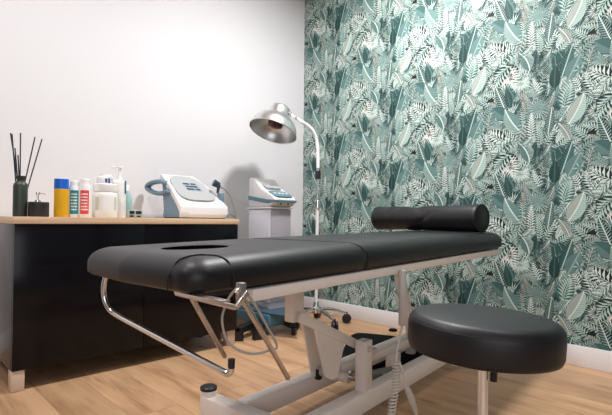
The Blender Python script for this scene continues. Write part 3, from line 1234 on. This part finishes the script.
prism(bm, [Mu @ Vector((x, y, .000)) for x, y in superell(CW * .36, .055, 24, 6, 0, .155)], Mu.to_3x3() @ Vector((0, 0, .018)), bev=.001, seg=1)
link('display', bm, mat('grey_display', (0.36, 0.38, 0.38), 0.15), cd_)
for k in range(5):
    bm = bmesh.new()
    lathe(bm, [(.008, 0), (.008, .012), (.005, .013)], frame((CXn + .03 + .033 * k, CYn - .032, zt + .026), (1, 0, 0), (0, -1, -.3)), 14)
    link('socket', bm, mat('socket_grey', (0.16, 0.13, 0.12), 0.4) if k % 2 else mat('socket_pink', (0.62, 0.42, 0.36), 0.4), cd_)

# ------------------------------------------------------------------ heat lamp
hub = atz(316, 311, 0.10)
DL = (hub - O).dot(FW)
lamp = thing('heat_lamp', 'chrome domed heat lamp on a tall wheeled stand by the room corner', 'lamp', (hub.x, hub.y, 0))
R3 = R0


def lp(px, py, dd=0.0):
    return atd(px, py, DL + dd)


NK = [lp(300.5, 121.5, -.06), lp(307, 125, -.04), lp(313, 131, -.02), lp(316.5, 140), lp(317.8, 152), lp(318, 168)]
bm = bmesh.new()
tube(bm, NK, 0.0125, 14, 8)
link('gooseneck', bm, mat('white_enamel', (0.82, 0.80, 0.80), 0.25), lamp)
top_pole = lp(318, 168)
base_pole = Vector((hub.x, hub.y, 0.09))
mid1 = top_pole.lerp(base_pole, (205 - 168) / (311 - 168))
bm = bmesh.new()
tube(bm, [top_pole, mid1], 0.008, 12, 1)
link('inner_pole', bm, CHROME, lamp)
bm = bmesh.new()
tube(bm, [mid1, base_pole], 0.0125, 14, 1)
link('pole', bm, mat('white_enamel', (0, 0, 0)), lamp)
for yy in (175, 204):
    bm = bmesh.new()
    c_ = top_pole.lerp(base_pole, (yy - 168) / (311 - 168))
    lathe(bm, [(.019, -.03), (.021, -.027), (.021, .027), (.019, .03)], Matrix.Translation(c_), 18)
    link('clamp', bm, BLACKP if yy == 175 else CHROME, lamp)
for k in range(5):
    a = radians(-58 + 72 * k) + TH - pi / 2
    d_ = Vector((cos(a), sin(a), 0))
    bm = bmesh.new()
    tube(bm, [Vector((hub.x, hub.y, .115)) + d_ * .02, Vector((hub.x, hub.y, .108)) + d_ * .12, Vector((hub.x, hub.y, .072)) + d_ * .235], 0.016, 10, 6, r2=.011)
    lg = link('base_arm', bm, CHROME, lamp)
    bm = bmesh.new()
    cp = Vector((hub.x, hub.y, .035)) + d_ * .24
    tdir = Vector((-d_.y, d_.x, 0)) * .9 + d_ * .4
    for s in (-1, 1):
        Mc = frame(cp + tdir.normalized() * (.012 * s), (0, 0, 1), tdir)
        lathe(bm, [(.026, -.010), (.034, -.006), (.034, .006), (.026, .010)], Mc, 22)
    lathe(bm, [(.007, .0), (.007, .05)], Matrix.Translation(cp), 10)
    link('caster', bm, BLACKP, lg)
bm = bmesh.new()
lathe(bm, [(.02, .085), (.036, .09), (.036, .125), (.024, .135), (.018, .17)], Matrix.Translation((hub.x, hub.y, 0)), 22)
link('hub', bm, CHROME, lamp)
# shade
rimc = lp(272.6, 132, -.12)
up_axis = (R0 * 0.27 + Vector((FW.x, FW.y, 0)).normalized() * 0.27 + Vector((0, 0, .92))).normalized()
Msd = frame(rimc, up_axis.cross(Vector((.3, .8, 0))).normalized(), up_axis)
RS = 24.2 / FP * (DL - .12)
prof = [(1.0, 0), (1.02, .02), (1.0, .05), (.985, .14), (.93, .32), (.82, .50), (.66, .65), (.50, .74), (.45, .79), (.43, .84), (.43, 1.08), (.40, 1.15), (.28, 1.20), (.0, 1.21)]
bm = bmesh.new()
lathe(bm, [(r_ * RS, z_ * RS) for r_, z_ in prof], Msd, 48, cap=False)
lathe(bm, [(r_ * RS * .98 - .0005, z_ * RS - .001) for r_, z_ in prof[2:11]], Msd, 48, cap=False)
link('lamp_shade', bm, BRUSHED, lamp, smooth=50)
bm = bmesh.new()
lathe(bm, [(.10 * RS, .98 * RS), (.14 * RS, .8 * RS), (.28 * RS, .55 * RS), (.33 * RS, .42 * RS), (.30 * RS, .30 * RS), (.16 * RS, .23 * RS), (0.001, .22 * RS)], Msd, 30, cap=False)
link('bulb', bm, mat('dark_red_bulb', (0.05, 0.012, 0.014), 0.12), lamp, smooth=60)
# bracket
neckc = Msd @ Vector((0, 0, .95 * RS))
bm = bmesh.new()
tube(bm, [neckc, lp(291, 115.5, -.08), lp(302, 122, -.06)], 0.013, 10, 6, flat=.7)
link('bracket', bm, mat('white_enamel', (0, 0, 0)), lamp)
for (kx, ky) in ((290.5, 113.5), (296, 117.5)):
    bm = bmesh.new()
    lathe(bm, [(.009, -.018), (.011, -.015), (.011, .015), (.009, .018)], frame(lp(kx, ky, -.085), (0, 0, 1), FW), 14)
    link('knob', bm, BRUSHED, lamp)

# ------------------------------------------------------------------ massage table
fwd = Vector((cos(TH), sin(TH), 0))


def LD(lat, dep, z=0):
    return R0 * lat + fwd * dep + Vector((0, 0, z))


TA = radians(39.0)
AX = (R0 * sin(TA) + fwd * cos(TA))
BX = (R0 * cos(TA) - fwd * sin(TA))
TC = LD(0.206, 1.859)
MT = Matrix((AX, -BX, Vector((0, 0, 1)))).transposed().to_4x4()   # local x = along, y = away from camera
MT.translation = TC


def T(a, b_, z):
    """table frame: a along towards the far end, b towards the near side"""
    return TC + AX * a + BX * b_ + Vector((0, 0, z))


def tpl(px, py, b_):
    """point on the plane b = const of the table seen at a picture position"""
    d = ray(px, py)
    k = (TC + BX * b_ - O).dot(BX) / d.dot(BX)
    return O + d * k


AH0, AS, AE = -1.015, -0.373, 1.05
ZUB, ZUT = 0.621, 0.703
TW2 = 0.272
tb = thing('massage_table', 'black padded massage table with a face hole on a cream lifting frame', 'massage table', (TC.x, TC.y, 0))


HX, HY, HA, HB = (AH0 + AS) / 2 - 0.086, 0.020, 0.097, 0.076


def hole(x, y):
    # soft dish leading into the face hole, local to the section's centre
    ex, ey = (x + 0.086) / HA, (y - HY) / HB
    d = sqrt(ex * ex + ey * ey)
    t_ = max(0, min(1, (1.4 - d) / 0.5))
    return -0.004 * t_ * t_ * (3 - 2 * t_)


def skew(p):
    # the far corner of the head end is cut back
    k = max(0, p.y / TW2) * max(0, -p.x / 0.32)
    return Vector((p.x + 0.036 * k, p.y, p.z - 0.012 * (0.32 - p.x) / 0.64 * (p.z - ZUB) / (ZUT - ZUB)))


bm = bmesh.new()
hx = (AS - AH0) / 2 - .002
cushion(bm, MT @ Matrix.Translation(((AH0 + AS) / 2, 0, 0)), hx, TW2, ZUB, ZUT, [.012, .012, .075, .050], 0.046, hole, ns=96, nc=9, step=.007, crown=.002, warp=skew, seam=1)
head = link('head_cushion', bm, [LEATHER, mat('face_hole_shade', (0.004, 0.004, 0.005), 0.9, spec=.05)], tb, smooth=60)  # second slot: near-black colour standing in for the shade inside the hole
# cut the face hole with an oval plug, keep the cut mesh, drop the plug
bm = bmesh.new()
prism(bm, [MT @ Vector((HX + HA * cos(2 * pi * k / 48), HY + HB * sin(2 * pi * k / 48), ZUB + .012)) for k in range(48)], (0, 0, .12))
plug = link('plug', bm, SEAM, None, smooth=0)
md = head.modifiers.new('cut', 'BOOLEAN')
md.operation = 'DIFFERENCE'
md.solver = 'EXACT'
md.object = plug
bpy.context.view_layer.update()
cutm = bpy.data.meshes.new_from_object(head.evaluated_get(bpy.context.evaluated_depsgraph_get()))
head.modifiers.clear()
head.data = cutm
cutm.name = 'head_cushion'
pm = plug.data
bpy.data.objects.remove(plug)
bpy.data.meshes.remove(pm)
MTi = MT.inverted()
for p_ in cutm.polygons:
    c_ = MTi @ p_.center
    if c_.z > ZUB + .008 and ((c_.x - HX) / HA) ** 2 + ((c_.y - HY) / HB) ** 2 < 1.02:
        p_.material_index = 1
    else:
        p_.material_index = 0
print('head cushion', len(cutm.polygons), sum(p.material_index for p in cutm.polygons))
bm = bmesh.new()
hx2 = (AE - AS) / 2 - .002
cushion(bm, MT @ Matrix.Translation(((AE + AS) / 2, 0, 0)), hx2, TW2, ZUB, ZUT, [.06, .06, .012, .012], 0.044, None, ns=20, nc=8, step=.02, crown=.003, seam=-1, warp=lambda p: Vector((p.x, p.y, p.z + .014 * (p.x + hx2) / (2 * hx2))))
link('body_cushion', bm, LEATHER, tb, smooth=60)


# stitched corner pieces of the head cushion: arches on both corners
def surf(a, b_):
    """point on the head cushion's skin: clamps to the side where b or a passes the edge"""
    return T(a, b_, 0)


def zskin(a, b_, re=.046, R=.050):
    """height of the padded skin above plan point (a, b)"""
    cx, cy = AH0 + R, TW2 - R
    if a < cx and b_ > cy:
        t_ = R - sqrt((a - cx) ** 2 + (b_ - cy) ** 2)
    else:
        t_ = min(a - AH0, TW2 - b_)
    t_ = max(0, t_)
    u_ = t_ / (re * 1.35)
    if u_ >= 1:
        return ZUT + .001
    return ZUT - re + re * sqrt(max(0, 1 - (1 - u_) ** 2))


def corner_seam(sb):
    pts = []
    b1 = TW2 - 0.076
    a1 = AH0 + 0.108
    for z_ in (ZUB + .003, ZUB + .015):
        pts.append(T(AH0 - .0015, sb * b1, z_))
    n_ = 14
    for k in range(n_ + 1):
        th = k / n_ * pi / 2
        a = AH0 + (a1 - AH0) * sin(th) ** .75 * 1.0
        b_ = TW2 - (TW2 - b1) * cos(th) ** .75
        pts.append(T(a, b_, zskin(a, b_) + .0010 - .012 * (AS - a) / .64 * (zskin(a, b_) - ZUB) / (ZUT - ZUB)))
    for z_ in (ZUB + .015, ZUB + .003):
        pts.append(T(a1, sb * (TW2 + .0015), z_))
    bm = bmesh.new()
    tube(bm, pts, 0.0019, 8, 4)
    return bm


link('corner_seam', corner_seam(1), SEAM, head)
# perimeter piping, under edge board
bm = bmesh.new()
box(bm, (AH0 + .09, -TW2 + .03, ZUB - .014), (AS - .004, TW2 - .03, ZUB + .002), MT)
link('head_board', bm, mat('dark_board', (0.03, 0.02, 0.018), 0.6), tb)
bm = bmesh.new()
box(bm, (AS + .004, -TW2 + .03, ZUB - .012), (AE - .03, TW2 - .03, ZUB + .002), MT)
link('body_board', bm, mat('dark_board', (0, 0, 0)), tb)

# upper frame rails
zr0, zr1 = ZUB - .032, ZUB - .004
for s in (1, -1):
    bm = bmesh.new()
    zm_ = (zr0 + zr1) / 2
    beam(bm, T(AH0 + .175, s * (TW2 - .018), zm_ - .003), T(AE - .05, s * (TW2 - .018), zm_ + .013), .024, zr1 - zr0, .003)
    link('side_rail', bm, CREAM, tb)
for a in (AH0 + .33, AS, 0.35, AE - .07):
    bm = bmesh.new()
    box(bm, (a - .015, -(TW2 - .03), zr0 + .004), (a + .015, TW2 - .03, zr1 - .004), MT, .003)
    link('cross_rail', bm, CREAM, tb)

# base frame
zb0, zb1 = 0.075, 0.145
bm = bmesh.new()
box(bm, (-.46, -.095 - .027, zb0), (.86, -.095 + .027, zb1), MT, .004)
link('base_beam', bm, CREAM, tb)
bm = bmesh.new()
box(bm, (-.46, .165 - .027, zb0), (.86, .165 + .027, zb1), MT, .004)
link('base_beam', bm, CREAM, tb)
for a in (-.50, .82):
    fh = .31
    bm = bmesh.new()
    box(bm, (a - .03, -fh if a < 0 else -.12, zb0 - .005), (a + .03, fh if a < 0 else .19, zb1), MT, .004)
    cb = link('cross_foot', bm, CREAM, tb)
    for s in (-1, 1):
        bm = bmesh.new()
        Mp = MT @ Matrix.Translation((a, s * (fh - .01) if a < 0 else (-.095, .165)[s > 0], 0))
        lathe(bm, [(.026, .02), (.028, .025), (.028, zb1 + (.018 if a < 0 else -.01))], Mp, 24)
        ft = link('levelling_foot', bm, CREAM, cb)
        if a > 0:
            continue
        bm = bmesh.new()
        lathe(bm, [(.029, zb1 + .018), (.030, zb1 + .021), (.030, zb1 + .028), (.025, zb1 + .032)], Mp, 24)
        link('foot_cap', bm, BLACKP, ft)
        bm = bmesh.new()
        lathe(bm, [(.026, 0), (.028, .003), (.028, .02), (.02, .022)], Mp, 24)
        link('rubber_foot', bm, BLACKP, ft)

# lifting linkage
bN, bM = 0.095, 0.0
# front post on the near beam
p = atz(366, 390, zb1)
aP = (p - TC).dot(AX)
zP = tpl(363, 340, bN).z
bm = bmesh.new()
box(bm, (aP - .026, -bN - .022, zb1 - .002), (aP + .026, -bN + .022, zP), MT, .004)
link('pivot_post', bm, CREAM, tb)
bm = bmesh.new()
lathe(bm, [(.013, -.03), (.013, .03)], frame(tpl(371, 352, bN - .01), (0, 0, 1), AX), 18)
link('pivot_pin', bm, mat('pin_cream', (0.66, 0.56, 0.52), 0.35), tb)
bm = bmesh.new()
lathe(bm, [(.012, -.03), (.012, .03)], frame(T(aP, bN, zP - .03), (0, 0, 1), BX), 18)
link('pivot_pin', bm, mat('pin_cream', (0.66, 0.56, 0.52), 0.35), tb)
# upright from the rail
bU = 0.0
u0 = tpl(294.5, 289, bU)
u1 = tpl(294.5, 318, bU)
aU = (u0 - TC).dot(AX)
bm = bmesh.new()
box(bm, (aU - .028, -bU - .02, u1.z - .01), (aU + .028, -bU + .02, zr0 + .002), MT, .004)
link('upright', bm, CREAM, tb)
# arm from the upright down to the post
for bb in (-.035, .055):
    bm = bmesh.new()
    s_ = tpl(299, 317, bb)
    e_ = tpl(358, 345, bb)
    beam(bm, s_, e_, .012, .033, .002)
    link('lift_arm', bm, CREAM, tb)
# tapered side plates
for bb, sh in ((.055, 0), (-.065, -10)):
    o_ = [tpl(x, y, bb) for x, y in ((314.5, 325), (346, 336), (338, 377), (332, 380), (326, 377))]
    if sh:
        o_ = [tpl(x, y, bb) for x, y in ((302, 318), (330, 330), (326, 374), (319, 378), (313, 376))]
    bm = bmesh.new()
    prism(bm, o_, BX * -.010, bev=.001, seg=1)
    link('side_plate', bm, CREAM, tb)
bm = bmesh.new()
lathe(bm, [(.016, -.07), (.018, -.065), (.018, .055), (.016, .06)], frame(tpl(332.5, 374, 0.0), (0, 0, 1), BX), 20)
link('pivot_pin', bm, mat('pin_cream', (0, 0, 0)), tb)
bm = bmesh.new()
c_ = tpl(318.5, 374, -.06)
box(bm, (-.011, -.010, -.020), (.011, .010, .020), frame(c_, AX), .002)
link('rubber_stop', bm, BLACKP, tb)
# long horizontal arm
bm = bmesh.new()
s_, e_ = tpl(338, 369, -.02), tpl(418, 338.5, -.02)
beam(bm, s_, e_, .03, .036, .003)
link('lower_arm', bm, CREAM, tb)
# actuator
bm = bmesh.new()
s_, e_ = tpl(335, 376, .02), tpl(362, 378, .02)
tube(bm, [s_, e_], .014, 14, 1)
link('piston', bm, BRUSHED, tb)
bm = bmesh.new()
s2, e2 = tpl(358, 378.5, .02), tpl(392, 371, .02)
tube(bm, [s2, e2], .021, 16, 1)
link('actuator', bm, mat('grey_metal', (0.30, 0.28, 0.28), 0.4, metal=.6), tb)
bm = bmesh.new()
pB2 = tpl(394, 380, -.03)
aB = (pB2 - TC).dot(AX)
box(bm, (aB - .03, .01, pB2.z - .02), (aB + .03, .06, tpl(394, 352, -.03).z), MT, .005)
link('bracket', bm, CREAM, tb)
for (x, y) in ((347, 380), (352, 374), (385, 376)):
    bm = bmesh.new()
    lathe(bm, [(.009, -.012), (.010, -.01), (.010, .01), (.009, .012)], frame(tpl(x, y, .05), (0, 0, 1), BX), 6)
    link('bolt', bm, BRUSHED, tb)
# far end lift pair (behind)
bm = bmesh.new()
beam(bm, T(.45, -.06, zr0), T(.62, -.06, zb1 + .04), .03, .05, .003)
link('lift_arm', bm, CREAM, tb)

# paper roll bar under the head end
bm = bmesh.new()
q0 = T(AH0 + .10, -.215, ZUB - .01)
q1 = T(AH0 + .055, -.235, ZUB - .035)
dd = 1.17
pts = [atd(110, 269, dd + .0), atd(106.5, 275, dd), atd(103.8, 287, dd), atd(105, 300, dd), atd(110.5, 310.5, dd - .01), atd(122, 318, dd - .04)]
pend = atd(222, 371, .86)
pts2 = [pts[-1].lerp(pend, k / 4) for k in range(1, 5)]
tip = [atd(228, 373.5, .85), atd(230.6, 370.5, .848), atd(231.2, 366, .848)]
tube(bm, pts + pts2 + tip, .0064, 14, 6)
rb = link('paper_roll_bar', bm, CHROME, tb)
bm = bmesh.new()
a_, b_ = atd(231.2, 368, .848), atd(231.6, 359, .848)
tube(bm, [a_, b_], .0066, 16, 1)
link('end_cap', bm, BLACKP, rb)

# face-rest bracket: pair of bars and two hanging struts
SB = mat('strap_steel', (0.66, 0.57, 0.52), 0.26, metal=.85)
bm = bmesh.new()
s_, m_, e_ = atd(176, 293, .97), atd(236, 307.5, .845), atd(247.5, 292, .86)
beam(bm, s_, m_, .008, .010, .002)
beam(bm, m_, e_, .008, .009, .002)
s3, m3 = atd(178, 291.5, .99), atd(226, 302, .87)
beam(bm, s3, m3, .02, .006, .001)
link('bracket_bar', bm, SB, tb)
for (x0, y0, d0, x1, y1, d1) in ((192, 298, .945, 225, 357, 1.10), (237, 289, .86, 288.5, 379, 1.02)):
    bm = bmesh.new()
    beam(bm, atd(x0, y0, d0), atd(x1, y1, d1), .009, .009, .002)
    st = link('strut', bm, SB, tb)
bm = bmesh.new()
box(bm, (-.007, -.008, -.022), (.007, .008, .014), frame(atd(241, 290, .87), AX), .002)
link('hinge_block', bm, mat('grey_metal', (0.30, 0.28, 0.28), 0.4, metal=.6), tb)
# thin cable under the head end
bm = bmesh.new()
tube(bm, [atd(236, 289, .9), atd(229, 298, .92), atd(223, 313, .95), atd(222.5, 325, .96), atd(227, 340, .97), atd(238, 350, .98), atd(254, 354, .98), atd(270, 350, 1.0), atd(277, 346, 1.03), atd(268, 328, 1.0), atd(255, 305, .95), atd(247, 293, .92)], .0026, 8, 8)
link('power_cable', bm, mat('grey_wire', (0.42, 0.38, 0.36), 0.45), tb)

# handset and coiled cord at the far half of the near rail
bH = TW2 + .012
bm = bmesh.new()
h0, h1 = tpl(402.5, 283, bH), tpl(402.5, 326, bH)
box(bm, (-.014, -.010, h1.z), (.014, .010, ZUB - .012), frame((h0.x, h0.y, 0), AX), .008, 3)
hs = link('handset', bm, mat('handset_grey', (0.60, 0.55, 0.53), 0.4), tb)
bm = bmesh.new()
tube(bm, [Vector((h0.x, h0.y, h1.z)), tpl(400, 335, bH), tpl(397, 352, bH), tpl(396, 364, bH)], .0035, 8, 6)
link('cord', bm, mat('cord_white', (0.74, 0.68, 0.64), 0.4), tb)
bm = bmesh.new()
c0, c1 = tpl(396.5, 362, bH), tpl(391, 424, bH)
pts = []
turns, per = 19, 12
dirv = (c1 - c0)
ex = AX.copy()
ey = dirv.normalized().cross(ex)
for k in range(turns * per + 1):
    t_ = k / (turns * per)
    a = 2 * pi * k / per
    pts.append(c0 + dirv * t_ + AX * (.006 * sin(t_ * 5)) + ex * (.0120 * cos(a)) + ey * (.0120 * sin(a)))
tube(bm, pts, .0026, 6, 1)
link('coiled_cord', bm, mat('cord_white', (0, 0, 0)), tb)
bm = bmesh.new()
tube(bm, [tpl(399, 362, bH), tpl(402, 368, bH + .02), tpl(403, 374, bH + .02), tpl(406, 384, bH + .02), tpl(409, 396, bH + .02), tpl(416, 412, bH + .02)], .0028, 8, 8)
link('cord', bm, mat('cord_white', (0, 0, 0)), tb)
# plastic sleeve on the loose plug
bm = bmesh.new()
ring = []
pl = [(404, 384, .004), (407, 388, .016), (411, 398, .020), (415, 409, .015), (417, 418, .006)]
cc = [tpl(x, y, bH + .02) for x, y, r_ in pl]
rings = []
for (x, y, r_), c_ in zip(pl, cc):
    rings.append([bm.verts.new(c_ + AX * (r_ * cos(2 * pi * k / 12)) + BX * (.4 * r_ * sin(2 * pi * k / 12))) for k in range(12)])
for A2, B2 in zip(rings, rings[1:]):
    for k in range(12):
        bm.faces.new((A2[k], A2[(k + 1) % 12], B2[(k + 1) % 12], B2[k]))
link('plastic_sleeve', bm, mat('clear_sleeve', (0.85, 0.80, 0.76), 0.2, alpha=.45), tb)

# bolster
bw0 = atd(379, 218, 2.93)
bw1 = atd(482, 219, 2.38)
rB = .074
ZBt = ZUT + .0125
bc0 = Vector((bw0.x, bw0.y, ZBt + rB))
bc1 = Vector((bw1.x, bw1.y, ZBt + rB))
bol = thing('bolster', 'black leather roll cushion lying across the far end of the massage table', 'bolster', ((bc0 + bc1) / 2))
bol.location.z = ZBt
Lb = (bc1 - bc0).length
Mb = frame(bc0, (0, 0, 1), bc1 - bc0)
bm = bmesh.new()
nA, nL = 56, 90
rings = []
rb_ = random.Random(4)
wr = [(rb_.uniform(0, 1), rb_.uniform(0, 2 * pi), rb_.uniform(.02, .06), rb_.uniform(-.9, .9), rb_.uniform(.003, .0075)) for _ in range(16)]
for i in range(nL + 1):
    t_ = i / nL
    ring = []
    ed = min(t_, 1 - t_) * Lb
    base = rB * (1 - .10 * max(0, 1 - ed / .010) ** 2)
    base *= 1 - .045 * sin(pi * t_)
    for k in range(nA):
        a = 2 * pi * k / nA
        d_ = 0
        for (tc_, ac, wt, sl_, am) in wr:
            da = (a - ac + pi) % (2 * pi) - pi
            d_ += am * math.exp(-((t_ - tc_ - sl_ * da * .18) / wt) ** 2) * math.exp(-(da / .8) ** 2)
        d_ *= min(1, ed / .05)
        rr_ = base - d_
        x_, y_ = rr_ * cos(a), rr_ * sin(a)
        x_ = max(x_, -rB * .96)
        ring.append(bm.verts.new(Mb @ Vector((x_, y_, t_ * Lb))))
    rings.append(ring)
for A2, B2 in zip(rings, rings[1:]):
    for k in range(nA):
        bm.faces.new((A2[k], A2[(k + 1) % nA], B2[(k + 1) % nA], B2[k]))
bm.faces.new(rings[0])
bm.faces.new(rings[-1])
link('cover', bm, mat('bolster_leather', (0.009, 0.0085, 0.010), 0.44, bump=.08, bscale=200), bol, smooth=50)
for zz in (0.001, Lb - .001):
    bm = bmesh.new()
    ptsr = [Mb @ Vector((max(-rB * .96, rB * .965 * cos(2 * pi * k / 40)), rB * .965 * sin(2 * pi * k / 40), zz)) for k in range(41)]
    tube(bm, ptsr, .0028, 6, 1)
    link('piping', bm, SEAM, bol)

# ------------------------------------------------------------------ stool
DS = 1.06
sc_ = LD((483.5 - 306) / FP * DS, DS)
ZS = 0.562
st = thing('stool', 'round black padded stool on a chrome column in the foreground', 'stool', (sc_.x, sc_.y, 0))
RSt = .168
hS = .088
Mst = Matrix.Translation((sc_.x, sc_.y, 0))
Mti = Matrix.Translation((sc_.x, sc_.y, ZS - .05)) @ Matrix.Rotation(radians(2.3), 4, fwd) @ Matrix.Translation((0, 0, -(ZS - .05)))
bm = bmesh.new()
pr = [(RSt * .90, ZS - hS), (RSt * .975, ZS - hS + .004), (RSt * .995, ZS - hS + .014), (RSt, ZS - hS * .5), (RSt * .998, ZS - .030)]
for k in range(1, 8):
    a = k / 7 * pi / 2
    pr.append((RSt * .995 - .026 * (1 - cos(a)), ZS - .030 + .026 * sin(a)))
for k in range(1, 9):
    rr_ = (RSt * .995 - .026) * (1 - k / 8)
    pr.append((max(rr_, .0005), ZS - .004 + .007 * (1 - (rr_ / RSt) ** 2) - .0002))
lathe(bm, pr, Mti, 80)
seat = link('seat', bm, STOOLL, st, smooth=60)
bm = bmesh.new()
ptsr = [Mti @ Vector(((RSt * .9860) * cos(2 * pi * k / 90), (RSt * .9860) * sin(2 * pi * k / 90), ZS - .021)) for k in range(91)]
tube(bm, ptsr, .0007, 6, 1)
link('seam', bm, SEAM, seat)
bm = bmesh.new()
lathe(bm, [(.085, ZS - hS - .018), (.095, ZS - hS - .012), (.095, ZS - hS + .002)], Mst, 30)
link('seat_plate', bm, BLACKP, st)
bm = bmesh.new()
lathe(bm, [(.0112, .10), (.0112, ZS - hS - .01)], Mst, 28)
link('column', bm, mat('satin_chrome', (0.86, 0.87, 0.90), 0.24, metal=.8), st)
bm = bmesh.new()
lathe(bm, [(.026, .08), (.026, .27), (.022, .275)], Mst, 28)
link('outer_column', bm, CHROME, st)
bm = bmesh.new()
l0 = LD((489 - 306) / FP * DS + .009, DS - .005, ZS - hS - .02)
tube(bm, [l0 - R0 * .008 + Vector((0, 0, .010)), l0 + R0 * .002 + Vector((0, 0, .0)), l0 + R0 * .001 + Vector((0, 0, -.045))], .0078, 10, 4)
link('height_lever', bm, BLACKP, st)
for k in range(5):
    a = radians(20 + 72 * k)
    d_ = Vector((cos(a), sin(a), 0))
    bm = bmesh.new()
    tube(bm, [Vector((sc_.x, sc_.y, .10)) + d_ * .015, Vector((sc_.x, sc_.y, .095)) + d_ * .12, Vector((sc_.x, sc_.y, .07)) + d_ * .25], .017, 12, 6, r2=.012)
    lg = link('base_arm', bm, CHROME, st)
    bm = bmesh.new()
    cp = Vector((sc_.x, sc_.y, .027)) + d_ * .255
    td = Vector((-d_.y, d_.x, 0))
    for s in (-1, 1):
        lathe(bm, [(.018, -.008), (.026, -.005), (.026, .005), (.018, .008)], frame(cp + td * (.012 * s), (0, 0, 1), td), 22)
    lathe(bm, [(.007, 0), (.007, .045)], Matrix.Translation(cp), 10)
    link('caster', bm, BLACKP, lg)

# ------------------------------------------------------------------ black foot pad under the table
bm = bmesh.new()
A_, B_, Cc, Dd = atz(351, 332, .03), atz(402, 337, .03), atz(436, 362, .03), atz(336, 366, .03)
cen = (A_ + B_ + Cc + Dd) / 4
outl = []
for k, (p0, p1, p2) in enumerate(((Dd, A_, B_), (A_, B_, Cc), (B_, Cc, Dd), (Cc, Dd, A_))):
    s0, s1 = p1.lerp(p0, .28), p1.lerp(p2, .28)
    for j in range(7):
        u = j / 6
        outl.append((s0 * (1 - u) + p1 * u) * (1 - u) + (p1 * (1 - u) + s1 * u) * u)
prism(bm, [Vector((p.x, p.y, .0)) for p in outl], (0, 0, .034), bev=.006)
tag(link('foot_rest_pad', bm, mat('matt_black_rubber', (0.004, 0.004, 0.0045), 0.9, spec=.12)), 'flat matt black foot pad on the floor beneath the lifting frame', 'foot pad')

ds = atz(393, 331, 0)
bm = bmesh.new()
lathe(bm, [(.028, 0), (.030, .003), (.030, .010), (.025, .014)], Matrix.Translation((ds.x, ds.y, 0)), 24)
tag(link('door_stop', bm, mat('matt_black_rubber', (0, 0, 0))), 'small round black rubber stop on the floor near the leaf-papered wall', 'door stop')

# small things below the sideboard
pp = atz(219.5, 339, .0)
bm = bmesh.new()
box(bm, (-.03, -.02, 0), (.03, .02, .075), Matrix.Translation((pp.x, pp.y, 0)) @ Matrix.Rotation(.5, 4, 'Z'), .006)
tag(link('power_adapter', bm, mat('brown_plastic', (0.16, 0.10, 0.08), 0.5)), 'small brown power adapter standing on the floor by the sideboard', 'adapter')
bm = bmesh.new()
e0 = atz(185, 338, .006)
tube(bm, [e0, atz(192, 334, .006), atz(200, 337, .006), atz(207, 333, .006), atz(213, 338, .006), Vector((pp.x, pp.y, .03))], .004, 8, 8)
tag(link('extension_lead', bm, BLACKP), 'loose black lead lying on the floor below the sideboard', 'lead')
